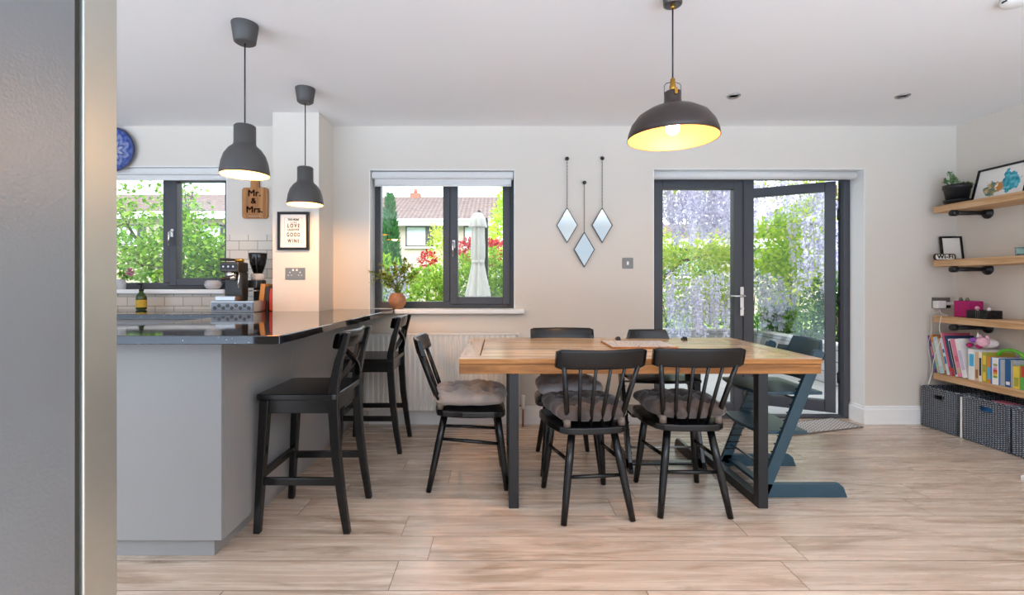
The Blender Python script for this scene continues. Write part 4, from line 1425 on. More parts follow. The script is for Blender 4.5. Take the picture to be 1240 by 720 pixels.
    for t, h, m, lab, sp in B:
        b = thing('picture_book', lab, 'book', (XF + .012, y, zrow), group='children\'s books on the lowest shelf', rot=(-th, 0, 0))
        book_mesh(b, t, h, .205, m, sp, True)
        y -= t / math.cos(th) + .0012
    B = [(.048, .222, 'bk_white', 'white upright book with bright blue label', [(.45, .85, 'bk_sky')]),
         (.026, .205, 'bk_beige', 'beige and rust upright book beside the white blue-labelled one', [(.1, .4, 'bk_brown')]),
         (.022, .212, 'bk_cream', 'cream upright book with dark lettering down its spine', [(.2, .8, 'book_black')]),
         (.032, .212, 'bk_olive', 'yellow and green speckled upright book', [(.05, .35, 'bk_yellow'), (.6, .9, 'bk_yellow')]),
         (.026, .188, 'bk_orange', 'orange upright book left of the rainbow box book', [(.15, .6, 'bk_sky')]),
         (.062, .186, 'bk_blue', 'blue upright box book with rainbow stripe', [(.0, 1., 'bk_white')]),
         (.030, .180, 'bk_grey', 'grey upright book right of the rainbow one', None),
         (.036, .184, 'bk_navyblue', 'deep blue upright book right of the grey one', [(.08, .2, 'bk_white')]),
         (.012, .186, 'bk_grey', 'very thin grey book beside the yellow one', None),
         (.040, .150, 'bk_yellow', 'small yellow upright book at the right edge', [(.1, .5, 'bk_olive')]),
         (.048, .165, 'bk_green', 'green and red upright book at the right edge', [(.5, .95, 'book_red')])]
    for t, h, m, lab, sp in B:
        y -= .0015
        b = thing('picture_book', lab, 'book', (XF + .012, y, z), group='children\'s books on the lowest shelf')
        book_mesh(b, t, h, .20, m, sp, True)
        if 'rainbow stripe' in lab:
            for k, mm in enumerate(('bk_green', 'bk_yellow', 'bk_orange', 'book_red', 'bk_pink', 'bk_lilac', 'bk_olive')):
                MB().box(-.0021, -.0015, -t * .72, -t * .28, h * (.25 + k * .075), h * (.25 + k * .075 + .075)).build('rainbow_band', mm, b)
        if 'rainbow' in lab and 'box' in lab and m == 'bk_blue':
            yr = y
        y -= t
    # plush toy lying on the books
    o = thing('plush_toy', 'pink and white plush unicorn lying on top of the books', 'toy', (3.525, 3.50, z + .232))
    MB().sphere((.025, .0, .040), .050, 18, 12, (1., 1.7, .8)).build('body', 'plush_white', o)
    MB().sphere((-.03, -.035, .048), .036, 18, 12, (1, 1.1, .95)).build('head', 'plush_pink', o)
    MB().lathe([(.010, 0), (.006, .02), (.001, .044)], (-.03, .0, .078), 12).build('horn', 'white_plastic', o)
    for yy in (-.06, -.01):
        MB().sphere((-.022, yy, .084), .014, 10, 8, (.5, 1, 1.2)).build('ear', 'plush_pink', o)
    MB().sphere((-.034, .026, .056), .026, 14, 10, (.8, 1.2, .7)).build('mane', 'plush_purple', o)
    for yy in (-.02, .05):
        MB().sphere((-.04, yy, .016), .017, 12, 8, (1.3, 1, 1)).build('paw', 'magenta', o)
    o = thing('green_handle_toy', 'bright green curved toy handle lying on the upright books', 'toy', (3.53, yr - .06, z + .188))
    pts = [(0, math.cos(t) * .085, .005 + math.sin(t) * .05) for t in [math.pi * k / 16 for k in range(17)]]
    MB().tube(pts, [.011] * 17, 12).build('handle', 'lime_plastic', o)
    # wicker baskets under the shelf
    for i, (yb, ya, lab) in enumerate(((3.838, 3.535, 'dark wicker basket in the corner against the back wall'), (3.492, 3.176, 'dark wicker basket, second from the corner with blue things in it'), (3.158, 2.845, 'dark wicker basket cut off by the right edge of the picture'))):
        o = thing('wicker_basket', lab, 'basket', (3.532, (ya + yb) / 2, 0), group='wicker baskets under the shelves')
        x0, x1, h, t = 3.38, 3.684, .312, .012
        MB().box(x0, x1, ya, yb, .002, .014).build('base', 'wicker', o, world=True)
        m = MB()
        yc = (ya + yb) / 2
        m.box(x0, x0 + t, ya, yc - .045, .014, h).box(x0, x0 + t, yc + .045, yb, .014, h).box(x0, x0 + t, yc - .045, yc + .045, .014, h - .075).box(x0, x0 + t, yc - .045, yc + .045, h - .04, h)
        m.build('front_panel', 'wicker', o, world=True)
        MB().box(x1 - t, x1, ya, yb, .014, h).build('back_panel', 'wicker', o, world=True)
        MB().box(x0 + t, x1 - t, ya, ya + t, .014, h).build('side_panel', 'wicker', o, world=True)
        MB().box(x0 + t, x1 - t, yb - t, yb, .014, h).build('side_panel', 'wicker', o, world=True)
        r = .009
        c = [(x0 + .005, ya + .005), (x1 - .005, ya + .005), (x1 - .005, yb - .005), (x0 + .005, yb - .005)]
        m = MB()
        for k in range(4):
            (ax, ay), (bx, by) = c[k], c[(k + 1) % 4]
            n = 24
            m.tube([(ax + (bx - ax) * q / n, ay + (by - ay) * q / n, h + .001 * (q % 2)) for q in range(n + 1)], [r + .0015 * (q % 2) for q in range(n + 1)], 8)
            m.tube([(ax, ay, .008), (ax, ay, h)], r, 8)
            m.tube([(ax, ay, .010), (bx, by, .010)], r * .9, 8)
        m.build('rim', 'wicker', o, world=True)
    o = thing('toy_folder', 'blue plastic folder standing in the second wicker basket', 'folder', (3.41, 3.33, .016))
    MB().box(0, .02, -.09, .09, 0, .265).build('folder', 'bk_blue', o, .004)
    for k, (nm, x, yy, m, lab) in enumerate((('paper_pad', 3.50, 3.28, 'bk_green', 'green paper pad lying in the second wicker basket'), ('toy_case', 3.56, 3.40, 'book_black', 'black case lying in the second wicker basket'), ('folded_cloth', 3.52, 3.72, 'bk_grey', 'grey folded cloth in the corner basket'), ('toy_box', 3.50, 3.0, 'bk_orange', 'orange toy box in the basket at the right edge'))):
        o = thing(nm, lab, 'toy', (x, yy, .016))
        MB().box(-.045, .075, -.05, .05, 0, .285 - .012 * k).build('case', m, o, .01, 3)
        MB().box(-.03, .06, -.038, .038, .285 - .012 * k, .289 - .012 * k).build('lid', 'bk_pink' if k != 2 else 'bk_grey', o)
    o = thing('white_board', 'white board slipped between the two left wicker baskets', 'board', (3.385, 3.514, 0))
    MB().box(0, .25, -.008, .008, 0, .30).build('board', 'white_plastic', o, .002)
    o = thing('white_tray', 'corner of a low white tray on the floor at the right edge', 'tray', (3.28, 2.66, 0))
    MB().box(-.29, .29, -.09, .09, 0, .012).build('base', 'white_plastic', o, .003)
    MB().box(-.29, .29, -.09, -.08, .012, .032).box(-.29, .29, .08, .09, .012, .032).box(-.29, -.28, -.08, .08, .012, .032).box(.28, .29, -.08, .08, .012, .032).build('rim', 'white_plastic', o, .003)
    # door mat
    o = thing('door_mat', 'grey chevron doormat lying in front of the garden doors', 'mat', (2.46, 3.775, 0), R(17))
    MB().box(-.37, .37, -.125, .125, .001, .010).build('mat_pile', 'mat', o, .002)
    MB().box(-.375, .375, -.13, -.125, .001, .011).box(-.375, .375, .125, .13, .001, .011).box(-.375, -.37, -.125, .125, .001, .011).box(.37, .375, -.125, .125, .001, .011).build('edging', 'strap', o)


def smooth_path(p, k=6):
    out = []
    for i in range(len(p) - 1):
        p0, p1, p2, p3 = p[max(i - 1, 0)], p[i], p[i + 1], p[min(i + 2, len(p) - 1)]
        for j in range(k):
            t = j / k
            out.append(.5 * ((2 * p1) + (-p0 + p2) * t + (2 * p0 - 5 * p1 + 4 * p2 - p3) * t * t + (-p0 + 3 * p1 - 3 * p2 + p3) * t ** 3))
    return out + [p[-1]]


def more_materials():
    for n, c in dict(purple='6a4a92', teal='2a9aa0', pink='e58aa8', orange='d98a34', mint='a6d8b8', paleblue='bcd3dc', ice='d3e4ea', brown='a0693c', beige='d6b995', blue='2f74b4',
                     rose='d9627e', navy='27406c', white='ececea', lilac='cfc4dc', sky='49b0d8', cream='efe6cf', olive='a7a23a', yellow='e9c846', grey='a9adb2', navyblue='1f5a8e', green='5fae4c').items():
        M['bk_' + n] = plain(n + '_book_cloth', c, .5, var=.06)
    M['book_tan'] = plain('tan_book_cloth', 'c48a4a', .7)
    M['book_black'] = plain('black_book_cloth', '252423', .6)
    M['book_red'] = plain('red_book_cloth', 'c0402e', .6)
    M['magenta'] = plain('magenta_cloth', 'b01f68', .85, var=.12, scale=120)
    M['pink_plastic'] = plain('pink_plastic', 'e0a0ac', .5)
    M['plush_white'] = plain('white_plush', 'ece6e6', .95, var=.1, scale=60)
    M['plush_pink'] = plain('pink_plush', 'eab6c8', .95, var=.1, scale=60)
    M['plush_purple'] = plain('purple_plush', '9a5cc0', .95, var=.15, scale=60)
    M['lime_plastic'] = plain('lime_plastic', '62b82c', .4)
    M['label_yellow'] = plain('yellow_sticker', 'd8b13c', .6, var=.2, scale=60)
    M['coffee'] = plain('coffee_beans', '2c1a10', .4, var=.4, scale=150)
    M['bronze'] = plain('aged_bronze', '4c3c2c', .5, .5)
    M['blue_rim'] = plain('blue_grey_rim', '5d8692', .4)
    M['machine'] = plain('dark_machine_steel', '4c4a48', .3, .8)
    M['carve'] = plain('burnt_carving', '4a2c14', .9)
    t = NT('turquoise_watercolour')
    sp = t.n('ShaderNodeSeparateXYZ', Vector=t.coord())
    x, z = sp.outputs[0], sp.outputs[2]
    nz = t.noise(t.mapped(), 22., 5., .6)

    def blob(cx, cz, r):
        d = t.math('SQRT', t.math('ADD', t.math('POWER', t.math('ABSOLUTE', t.math('SUBTRACT', x, cx)), 2.), t.math('POWER', t.math('ABSOLUTE', t.math('SUBTRACT', z, cz)), 2.)))
        d = t.math('ADD', d, t.math('MULTIPLY', t.math('SUBTRACT', nz, .5), .16))
        return t.math('LESS_THAN', d, r)
    tq = t.ramp(t.noise(t.mapped(), 34., 5.), [(.3, L4('0f6f86')), (.5, L4('35a9bd')), (.7, L4('8fd4dc'))])
    gb = t.ramp(t.noise(t.mapped(), 40., 5.), [(.35, L4('2f7f7c')), (.5, L4('9a8a5c')), (.65, L4('d8b98c'))])
    col = t.mix(t.math('MAXIMUM', blob(.07, .11, .062), blob(.045, .165, .030)), L4('efece6'), tq)
    col = t.mix(blob(-.06, .085, .042), col, gb)
    col = t.mix(blob(.0, .09, .025), col, L4('c98a4c'))
    t.p(color=col, rough=.6)
    M['watercolour'] = t.m


# ------------------------------------------------------------------ the garden
def crown(m, c, r, n, ln, wd, seed, shell=.55, flat=0., up=.3, lump=.22):
    """leaves gathered around a lumpy crown"""
    rr = random.Random(seed)
    c = Vector(c)
    ph = [rr.uniform(0, 6.28) for _ in range(6)]
    for _ in range(n):
        d = Vector([rr.gauss(0, 1) for _ in range(3)]).normalized()
        k = 1 + lump * (math.sin(3.1 * d.x + ph[0]) * math.sin(3.7 * d.z + ph[1]) + .6 * math.sin(6.3 * d.y + 5 * d.x + ph[2]) * math.sin(5.5 * d.z + ph[3]))
        t = (shell + (1 - shell) * rr.random() ** .6) * k
        p = c + Vector((d.x * r[0], d.y * r[1], d.z * r[2])) * t
        q = d + Vector([rr.gauss(0, .7) for _ in range(3)]) + Vector((0, 0, up))
        if flat:
            q.z *= 1 - flat
        s = rr.uniform(.6, 1.25)
        m.leaf(p, q, (rr.gauss(0, .5), rr.gauss(0, .5), 1), ln * s, wd * s)
    return m


def clusters(m, pts, per, rad, ln, wd, seed, droop=0.):
    rr = random.Random(seed)
    for c in pts:
        for _ in range(per):
            d = Vector([rr.gauss(0, 1) for _ in range(3)])
            p = Vector(c) + d * rad * .55
            q = d + Vector([rr.gauss(0, .8) for _ in range(3)]) - Vector((0, 0, droop))
            s = rr.uniform(.6, 1.3)
            m.leaf(p, q, (rr.gauss(0, .6), rr.gauss(0, .6), 1), ln * s, wd * s)
    return m


def shrub(name, label, cat, c, r, n, ln, wd, mat, seed, group=None, **kw):
    o = thing(name, label, cat, (c[0], c[1], GZ), group=group)
    crown(MB(), c, r, n, ln, wd, seed, **kw).build('foliage', mat, o, world=True, recalc=False)
    rr = random.Random(seed)
    for k in range(3):
        a = rr.uniform(0, 6.28)
        MB().tube([(c[0] + .04 * math.cos(a), c[1] + .04 * math.sin(a), GZ), (c[0] + r[0] * .3 * math.cos(a), c[1] + r[1] * .3 * math.sin(a), c[2])], [.02, .008], 6).build('stem', 'bark', o, world=True)
    return o


def raceme(m, p, ln, rad, n, rr):
    for _ in range(n):
        t = rr.random()
        a = rr.uniform(0, 6.28)
        w = rad * (1 - .8 * t) * rr.uniform(.3, 1)
        q = Vector(p) + Vector((math.cos(a) * w, math.sin(a) * w, -ln * t))
        s = rr.uniform(.7, 1.3)
        m.leaf(q, Vector((math.cos(a), math.sin(a), rr.uniform(-2.4, .2))), (math.sin(a), -math.cos(a), .6), .042 * s, .03 * s)


def house(label, x0, x1, Y, ze, zr, wins, chim, rise=4.2):
    o = thing('neighbour_house', label, 'house', ((x0 + x1) / 2, Y, GZ), group='houses beyond the garden')
    MB().box(x0 + .15, x1 - .15, Y, Y + 2 * rise - .6, GZ, ze + .05).build('wall', 'render', o, world=True)
    m = MB()
    m.add([(x0, Y - .35, ze), (x1, Y - .35, ze), (x1, Y + rise, zr), (x0, Y + rise, zr), (x0, Y - .35, ze + .12), (x1, Y - .35, ze + .12), (x1, Y + rise, zr + .12), (x0, Y + rise, zr + .12),
           (x0, Y + 2 * rise, ze), (x1, Y + 2 * rise, ze)], [(4, 5, 6, 7), (0, 3, 2, 1), (0, 1, 5, 4), (1, 2, 6, 5), (0, 4, 7, 3), (7, 6, 9, 8)])
    m.build('roof', 'rooftile', o, world=True)
    MB().box(x0, x1, Y - .42, Y - .35, ze - .32, ze + .06).box(x0, x1, Y - .5, Y - .42, ze - .06, ze + .05).build('fascia', 'house_white', o, world=True)
    for wx, wz, w, h in wins:
        f = MB()
        f.box(wx - w / 2, wx - w / 2 + .07, Y - .05, Y + .01, wz, wz + h).box(wx + w / 2 - .07, wx + w / 2, Y - .05, Y + .01, wz, wz + h).box(wx - w / 2, wx + w / 2, Y - .05, Y + .01, wz, wz + .07).box(wx - w / 2, wx + w / 2, Y - .05, Y + .01, wz + h - .07, wz + h).box(wx + w * .22, wx + w * .22 + .09, Y - .05, Y + .01, wz, wz + h)
        fo = f.build('window', 'dark_window', o, world=True)
        MB().box(wx - w / 2 + .07, wx + w * .22, Y - .02, Y - .01, wz + .07, wz + h - .07).build('net_curtain', 'curtain', fo, world=True)
        MB().box(wx + w * .22 + .09, wx + w / 2 - .07, Y - .02, Y - .01, wz + .07, wz + h - .07).build('pane', 'anthracite', fo, world=True)
        MB().box(wx - w / 2 - .08, wx + w / 2 + .08, Y - .12, Y, wz - .1, wz).build('window_ledge', 'house_white', o, world=True)
    for cx in chim:
        c = MB().box(cx - .3, cx + .3, Y + rise - .3, Y + rise + .3, zr - .3, zr + .32).build('chimney', 'brick', o, world=True)
        MB().lathe([(.12, zr + .32), (.1, zr + .62)], (cx, Y + rise, 0), 12).build('chimney_pot', 'brick', c, world=True)
    return o


GZ = -.08


def garden():
    struct(MB().box(-9, 9, YF + .11, 9.5, GZ - .1, GZ).build('ground_patio', 'patio'))
    struct(MB().box(-40, 40, 9.5, 60, GZ - .1, GZ - .01).build('ground_lawn', 'lawn'))
    house('pale rendered house with brown tiled roof seen through the middle window', -9.4, -.03, 26., 4.62, 6.55, [(-4.35, 3.2, 1.5, 1.12), (-1.45, 3.2, 1.0, 1.12)], (-5.3,))
    house('brown roofed house behind the tree in the kitchen window', -24., -12.2, 26., 5.0, 6.7, [(-15.5, 3.3, 1.6, 1.1), (-20., 3.3, 1.6, 1.1)], (-16.2,))
    house('low brown roofed house behind the wisteria at the garden doors', 5.4, 14.2, 20., 2.95, 3.95, [(8., 1.5, 1.4, 1.1)], (12.,), 3.4)
    # tree at the kitchen window
    rr = random.Random(21)
    t = thing('garden_tree', 'fresh green tree with open branches outside the kitchen window', 'tree', (-5.0, 7.2, GZ))
    bm, pts = MB(), []
    base = Vector((-5.0, 7.2, GZ))
    fork = Vector((-5.0, 7.2, .75))
    MB().tube([base, base.lerp(fork, .5) + Vector((.03, 0, 0)), fork], [.11, .09, .08], 12).build('trunk', 'bark', t, world=True)
    for i in range(15):
        a = rr.uniform(0, 6.28)
        e = fork + Vector((math.cos(a) * rr.uniform(.5, 1.75), math.sin(a) * rr.uniform(.2, .9), rr.uniform(.25, 2.1)))
        mid = fork.lerp(e, .5) + Vector((0, 0, .15))
        MB().tube([fork, mid, e], [.035, .022, .008], 8).build('branch', 'bark', t, world=True)
        for k in range(5):
            q = mid.lerp(e, rr.uniform(0, 1.15))
            w = q + Vector((rr.gauss(0, .3), rr.gauss(0, .25), rr.gauss(.1, .25)))
            bm.tube([q, w], [.008, .003], 5)
            pts += [w, q.lerp(w, .5)]
    bm.build('twigs', 'bark', t, world=True)
    clusters(MB(), pts, 58, .25, .068, .05, 4, .25).build('foliage', 'leaf_fresh', t, world=True, recalc=False)
    shrub('garden_shrub', 'lower green shrub below the tree outside the kitchen window', 'shrub', (-4.3, 7.6, .75), (1.0, .7, .9), 1900, .08, .055, 'leaf_fresh', 31)
    # seen through the middle window
    o = thing('conifer', 'narrow dark conifer left in the middle window', 'tree', (-2.98, 13, GZ))
    m = MB()
    for _ in range(3200):
        z = rr.random() ** 1.2
        a = rr.uniform(0, 6.28)
        w = .42 * (1 - z) ** .7 * rr.uniform(.6, 1.05) + .02
        m.leaf((-2.98 + math.cos(a) * w, 13 + math.sin(a) * w, GZ + .15 + z * 3.45), (math.cos(a), math.sin(a), 1.6), (0, 0, 1), .17, .06)
    m.build('foliage', 'leaf_conifer', o, world=True, recalc=False)
    MB().tube([(-2.98, 13, GZ), (-2.98, 13, 2.6)], [.07, .02], 8).build('trunk', 'bark', o, world=True)
    for k, (c, r, n, lab) in enumerate((((-1.15, 8.3, .72), (.62, .5, .72), 4200, 'bright green rounded hedge shrub left of the closed parasol'),
                                       ((-.32, 8.1, .9), (.66, .5, .86), 4600, 'bright green rounded hedge shrub behind the closed parasol'),
                                       ((.42, 8.3, .85), (.6, .5, .8), 3600, 'bright green rounded hedge shrub right of the closed parasol'))):
        shrub('hedge_shrub', lab, 'shrub', c, r, n, .075, .05, 'leaf_hedge', 40 + k, 'hedge shrubs outside the middle window', shell=.5, lump=.12)
    shrub('red_shrub', 'red leaved shrub above the hedge behind the parasol', 'shrub', (-.36, 9.5, 1.74), (.60, .35, .30), 1500, .08, .045, 'leaf_red', 51)
    shrub('red_shrub', 'small red leaved shrub at the mullion of the middle window', 'shrub', (-1.50, 9.9, 1.62), (.16, .2, .2), 260, .08, .045, 'leaf_red', 52)
    shrub('climber_shrub', 'yellow flowered climber in front of the pale house', 'shrub', (-1.36, 10.6, 1.55), (.22, .22, .98), 850, .075, .05, 'leaf_yellow', 53)
    o = shrub('wisteria_bush', 'low arching bush with lilac blossom left in the middle window', 'shrub', (-1.72, 7.2, .95), (.42, .4, .62), 1200, .08, .05, 'leaf_hedge', 54)
    m = MB()
    for _ in range(16):
        raceme(m, (-1.65 + rr.uniform(-.25, .33), 6.85 + rr.uniform(-.1, .1), rr.uniform(1.15, 1.45)), rr.uniform(.2, .45), .05, 45, rr)
    tag(m.build('blossom', 'lilac', o, world=True, recalc=False), kind='stuff')
    shrub('round_tree', 'light green tree behind the right side of the pale house', 'tree', (.48, 16, 3.0), (.85, .8, 1.7), 3000, .15, .1, 'leaf_lime', 55)
    # parasol
    p = thing('closed_parasol', 'closed off-white cantilever parasol in front of the hedge', 'parasol', (-.27, 6.0, GZ))
    prof = [(.01, 2.03), (.05, 2.02), (.085, 1.96), (.10, 1.86), (.098, 1.84), (.072, 1.85), (.073, 1.75), (.078, 1.6), (.078, 1.48), (.068, 1.40), (.075, 1.35), (.10, 1.2), (.13, 1.05), (.142, .97), (.13, .95)]

    def canvas(u, v):
        i = min(int(v * (len(prof) - 1)), len(prof) - 2)
        t = v * (len(prof) - 1) - i
        r = prof[i][0] * (1 - t) + prof[i + 1][0] * t
        z = prof[i][1] * (1 - t) + prof[i + 1][1] * t
        a = 2 * math.pi * u
        k = 1 + (.16 * math.sin(8 * a) + .07 * math.sin(13 * a + 1)) * min(1, v * 4)
        return (-.27 + math.cos(a) * r * k, 6.0 + math.sin(a) * r * k, z + .02 * math.sin(8 * a) * (v > .95))
    MB().grid(canvas, 64, 42).build('canopy', 'parasol', p, world=True)
    MB().lathe([(.079, 1.39), (.082, 1.395), (.082, 1.425), (.079, 1.43)], (-.27, 6.0, 0), 24).build('tie', 'parasol', p, world=True)
    MB().tube([(-.27, 6.0, GZ + .06), (-.27, 6.0, 1.99)], .02, 10).build('pole', 'charcoal', p, world=True)
    MB().box(-.20, -.15, 6.14, 6.19, GZ + .06, 1.98).bar((-.175, 6.165, 1.95), (-.27, 6.03, 2.05), .03, .03).build('mast', 'charcoal', p, world=True)
    MB().box(-.55, .1, 5.8, 6.45, GZ, GZ + .06).build('base', 'charcoal', p, .01, world=True)
    # seen through the garden doors
    o = thing('garden_planter', 'grey boarded raised planter along the right of the patio', 'planter', (4.3, 5.9, GZ))
    MB().box(4.0, 4.04, 4.5, 7.6, GZ, .40).box(4.04, 4.9, 4.5, 4.54, GZ, .40).box(4.86, 4.9, 4.54, 7.6, GZ, .4).build('board', 'sleeper', o, world=True)
    MB().box(3.98, 4.1, 4.48, 7.6, .40, .43).build('capping', 'house_white', o, .004, world=True)
    MB().box(4.04, 4.86, 4.54, 7.6, .2, .36).build('soil', 'soil', o, world=True)
    o = thing('garden_planter', 'grey boarded raised planter across the far end of the patio', 'planter', (3., 7.9, GZ))
    MB().box(1.2, 4.9, 7.62, 7.66, GZ, .40).box(1.2, 1.24, 7.66, 8.3, GZ, .4).build('board', 'sleeper', o, world=True)
    MB().box(1.18, 3.97, 7.60, 7.72, .40, .43).build('capping', 'house_white', o, .004, world=True)
    MB().box(1.24, 4.9, 7.66, 8.3, .2, .36).build('soil', 'soil', o, world=True)
    g = thing('pergola', 'dark timber pergola carrying the wisteria beyond the doors', 'pergola', (3.1, 6.5, GZ))
    for x in (1.35, 5.0):
        MB().box(x - .05, x + .05, 6.4, 6.5, GZ, 2.62).build('post', 'charcoal', g, .004, world=True)
    MB().box(1.1, 5.3, 6.41, 6.49, 2.62, 2.78).build('beam', 'charcoal', g, .004, world=True)
    for k in range(7):
        MB().box(1.3 + k * .6, 1.36 + k * .6, 5.3, 7.4, 2.78, 2.88).build('rafter', 'charcoal', g, world=True)
    w = thing('wisteria', 'wisteria with hanging lilac racemes seen through the left garden door', 'climber', (1.5, 6.6, GZ))
    MB().tube([(1.47, 6.62, GZ), (1.5, 6.6, 1.2), (1.45, 6.55, 2.4), (2.2, 6.5, 2.60), (3.4, 6.5, 2.58), (4.4, 6.5, 2.6)], [.05, .045, .04, .035, .03, .02], 10).build('trunk', 'bark', w, world=True)
    m = MB()
    for _ in range(100):
        raceme(m, (rr.uniform(1.85, 3.35), rr.uniform(6.0, 7.0), rr.uniform(2.40, 2.62)), rr.uniform(.5, .8), .046, 85, rr)
    for _ in range(26):
        raceme(m, (rr.uniform(3.3, 4.4), rr.uniform(5.9, 6.7), rr.uniform(2.4, 2.62)), rr.uniform(.22, .5), .065, 45, rr)
    tag(m.build('blossom', 'lilac', w, world=True, recalc=False), kind='stuff')
    clusters(MB(), [(rr.uniform(1.7, 4.6), rr.uniform(6.1, 6.9), rr.uniform(2.5, 2.75)) for _ in range(60)], 16, .18, .09, .04, 8, .5).build('foliage', 'leaf_yellow', w, world=True, recalc=False)
    w = thing('wisteria', 'lower wisteria with yellow-green leaves and racemes down to the planter, left door', 'climber', (2.6, 7.7, GZ))
    MB().tube([(2.6, 8.0, .3), (2.5, 7.8, 1.1), (2.9, 7.6, 1.5), (3.3, 7.6, 1.6)], [.04, .035, .03, .015], 8).build('trunk', 'bark', w, world=True)
    m = MB()
    for _ in range(46):
        x = rr.uniform(2.1, 3.6)
        raceme(m, (x, rr.uniform(6.85, 7.2), rr.uniform(.85, 1.5) - .3 * abs(x - 2.9)), rr.uniform(.5, .85), .055, 110, rr)
    tag(m.build('blossom', 'lilac', w, world=True, recalc=False), kind='stuff')
    clusters(MB(), [(rr.uniform(2.1, 3.7), rr.uniform(7.3, 7.8), rr.choice([rr.uniform(1.4, 1.85), rr.uniform(1.3, 1.8), rr.uniform(.7, 1.2)])) for _ in range(70)], 42, .2, .085, .045, 9, .3).build('foliage', 'leaf_yellow', w, world=True, recalc=False)
    w = thing('wisteria', 'wisteria with pale racemes at the right of the open garden door', 'climber', (4.35, 6.1, GZ))
    MB().tube([(4.4, 6.2, .3), (4.35, 6.1, 1.3), (4.2, 6.0, 2.4)], [.035, .03, .02], 8).build('trunk', 'bark', w, world=True)
    m = MB()
    for _ in range(52):
        raceme(m, (rr.uniform(3.78, 4.35), rr.uniform(5.9, 6.4), rr.uniform(1.5, 2.5)), rr.uniform(.4, .7), .042, 65, rr)
    for _ in range(34):
        raceme(m, (rr.uniform(3.9, 4.45), rr.uniform(6.9, 7.4), rr.uniform(.85, 1.45)), rr.uniform(.3, .6), .042, 60, rr)
    tag(m.build('blossom', 'lilac', w, world=True, recalc=False), kind='stuff')
    clusters(MB(), [(rr.uniform(3.8, 4.5), rr.uniform(6.0, 6.6), rr.uniform(.9, 2.4)) for _ in range(34)], 22, .16, .08, .04, 10, .4).build('foliage', 'leaf_yellow', w, world=True, recalc=False)
    a = thing('maple', 'lime green maple in tiers seen through the open garden door', 'tree', (4.3, 7.1, GZ))
    MB().tube([(4.35, 7.2, .3), (4.3, 7.1, 1.2), (4.15, 7.0, 1.9)], [.035, .03, .012], 8).build('trunk', 'bark', a, world=True)
    m = MB()
    for cx, cz, q in ((3.95, 1.95, .34), (4.15, 1.62, .42), (4.42, 1.72, .36), (4.48, 1.28, .38), (4.0, 1.42, .28), (4.2, 2.12, .26), (4.62, 2.25, .3)):
        crown(m, (cx, 6.9, cz), (q, .3, q * .42), 420, .10, .055, int(cx * 100 + cz * 10), shell=.3, up=-.1)
    m.build('foliage', 'leaf_lime', a, world=True, recalc=False)
    o = thing('grass_clump', 'clump of long strap leaves in the planter beside the door handle', 'plant', (4.25, 7.35, .36))
    m = MB()
    for _ in range(260):
        a_ = rr.uniform(0, 6.28)
        b_ = Vector((4.25 + rr.gauss(0, .13), 7.3 + rr.gauss(0, .1), .36))
        o1 = Vector((math.cos(a_) * .12, math.sin(a_) * .12, 0))
        h = rr.uniform(.3, .62)
        sd = Vector((-math.sin(a_), math.cos(a_), 0)) * .009
        q1, q2 = b_ + o1 * .6 + Vector((0, 0, h * .7)), b_ + o1 * 2 + Vector((0, 0, h))
        m.add([b_ - sd, b_ + sd, q1 + sd, q1 - sd, q2], [(0, 1, 2, 3), (3, 2, 4)])
    m.build('blades', 'leaf_blade', o, world=True, recalc=False)
    for k, (c, r, n, mat, lab) in enumerate((((4.3, 5.95, .74), (.30, .42, .42), 1500, 'leaf_dark', 'dark green dense shrub at the near end of the planter'),
                                            ((4.32, 6.75, .58), (.24, .26, .27), 700, 'leaf_fresh', 'light green low shrub in the middle of the planter'),
                                            ((4.55, 6.4, .95), (.26, .4, .5), 1100, 'leaf_mid', 'mid green shrub at the back of the planter'))):
        shrub('planter_shrub', lab, 'shrub', c, r, n, .06, .04, mat, 70 + k, 'shrubs in the raised planter', shell=.45)
    for k, (c, r, n, mat, lab) in enumerate((((1.9, 8.6, 1.0), (.75, .6, 1.05), 2600, 'leaf_mid', 'green shrub at the left behind the far planter'),
                                            ((3.2, 8.8, .95), (.9, .6, 1.0), 2800, 'leaf_fresh', 'green shrub in the middle behind the far planter'),
                                            ((4.6, 8.8, .95), (.9, .6, .95), 2600, 'leaf_mid', 'green shrub at the right behind the far planter'),
                                            ((5.4, 7.6, 1.2), (.6, .8, 1.3), 2400, 'leaf_dark', 'dark green shrub beyond the right planter'))):
        shrub('border_shrub', lab, 'shrub', c, r, n, .085, .055, mat, 80 + k, 'shrubs behind the planters', shell=.5)


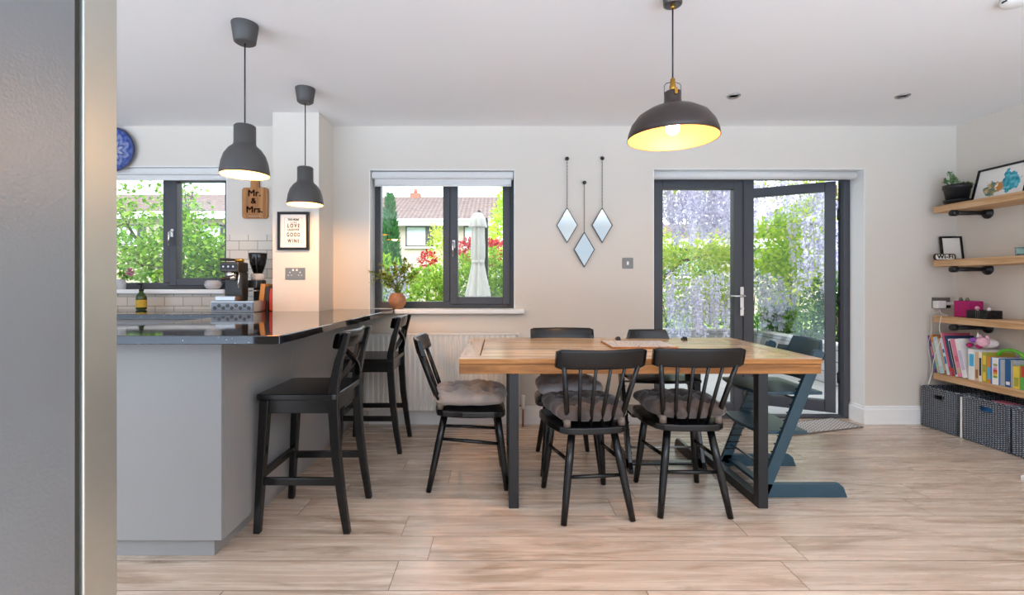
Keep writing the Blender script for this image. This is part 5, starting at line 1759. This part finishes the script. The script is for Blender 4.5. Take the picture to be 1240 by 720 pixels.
# ------------------------------------------------------------------ sky, light, camera
def sky():
    w = bpy.data.worlds.new('overcast_sky')
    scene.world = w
    w.use_nodes = True
    nt = w.node_tree
    nt.nodes.clear()
    N = nt.nodes.new
    out, bg = N('ShaderNodeOutputWorld'), N('ShaderNodeBackground')
    tc, sp = N('ShaderNodeTexCoord'), N('ShaderNodeSeparateXYZ')
    nt.links.new(tc.outputs['Generated'], sp.inputs[0])
    nz = N('ShaderNodeTexNoise')
    nz.inputs['Scale'].default_value = 3.5
    nz.inputs['Detail'].default_value = 5
    nt.links.new(tc.outputs['Generated'], nz.inputs['Vector'])
    r1 = N('ShaderNodeValToRGB')
    r1.color_ramp.elements[0].position, r1.color_ramp.elements[1].position = .38, .62
    r1.color_ramp.elements[0].color, r1.color_ramp.elements[1].color = L4('d3e0f0'), L4('f3f7fd')
    nt.links.new(nz.outputs[0], r1.inputs[0])
    r2 = N('ShaderNodeMapRange')                       # cool tint of the fill glow added below the horizon
    r2.inputs[1].default_value, r2.inputs[2].default_value = -.04, .02
    nt.links.new(sp.outputs[2], r2.inputs[0])
    mx = N('ShaderNodeMix')
    mx.data_type = 'RGBA'
    nt.links.new(r2.outputs[0], mx.inputs[0])
    mx.inputs[6].default_value = L4('bed2ea')
    nt.links.new(r1.outputs[0], mx.inputs[7])
    r3 = N('ShaderNodeMapRange')                       # sky brightened behind the camera as added fill light for the room
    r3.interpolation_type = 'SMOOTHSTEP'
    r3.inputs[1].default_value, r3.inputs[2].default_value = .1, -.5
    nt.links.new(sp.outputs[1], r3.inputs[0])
    r4 = N('ShaderNodeValToRGB')                       # overcast: dull near the horizon, bright overhead, added glow below to light the ceiling
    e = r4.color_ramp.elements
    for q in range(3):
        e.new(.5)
    for q, (pos, v) in enumerate(((0., SKY_GROUND_FILL), (.40, SKY_GROUND_FILL), (.5, SKY_LOW), (.56, SKY_LOW), (.75, SKY_BACK_FILL))):
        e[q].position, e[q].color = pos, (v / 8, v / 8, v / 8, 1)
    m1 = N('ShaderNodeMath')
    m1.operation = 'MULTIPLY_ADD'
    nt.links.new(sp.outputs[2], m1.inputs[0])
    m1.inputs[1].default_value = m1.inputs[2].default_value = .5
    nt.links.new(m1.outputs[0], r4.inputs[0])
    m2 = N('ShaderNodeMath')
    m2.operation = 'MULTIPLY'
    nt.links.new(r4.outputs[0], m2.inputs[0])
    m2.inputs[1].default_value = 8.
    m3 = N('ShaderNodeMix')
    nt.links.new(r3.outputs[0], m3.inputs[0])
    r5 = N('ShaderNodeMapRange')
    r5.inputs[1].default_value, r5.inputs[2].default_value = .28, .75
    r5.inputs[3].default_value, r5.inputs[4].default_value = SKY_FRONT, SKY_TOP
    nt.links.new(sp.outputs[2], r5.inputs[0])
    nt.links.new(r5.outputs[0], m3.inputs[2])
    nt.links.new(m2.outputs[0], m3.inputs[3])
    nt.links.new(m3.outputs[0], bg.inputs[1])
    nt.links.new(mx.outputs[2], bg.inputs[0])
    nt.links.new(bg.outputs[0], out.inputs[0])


SKY_FRONT, SKY_BACK_FILL, SKY_LOW, SKY_GROUND_FILL, SKY_TOP = 2.2, 6.0, .62, 4.6, 1.75


def camera():
    c = bpy.data.cameras.new('camera')
    c.sensor_fit, c.sensor_width = 'HORIZONTAL', 36.
    c.lens = F / 1240 * 36
    c.shift_x, c.shift_y = (620 - CX) / 1240, (CY - 360) / 1240
    c.clip_start, c.clip_end = .05, 200
    o = bpy.data.objects.new('camera', c)
    COL.objects.link(o)
    o.location, o.rotation_euler = (0, 0, CH), (R(90), 0, 0)
    scene.camera = o


more_materials()
room()
openings()
blinds()
kitchen()
dining()
lamps()
walls_decor()
kitchen_items()
shelves()
garden()
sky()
camera()
vs = scene.view_settings
vs.view_transform, vs.look, vs.exposure, vs.gamma, vs.use_curve_mapping = 'Standard', 'None', .72, 1., False
scene.cycles.max_bounces = 10
scene.cycles.diffuse_bounces = 5
scene.cycles.transparent_max_bounces = 16
scene.cycles.sample_clamp_indirect = 6.
scene.cycles.caustics_reflective = scene.cycles.caustics_refractive = False
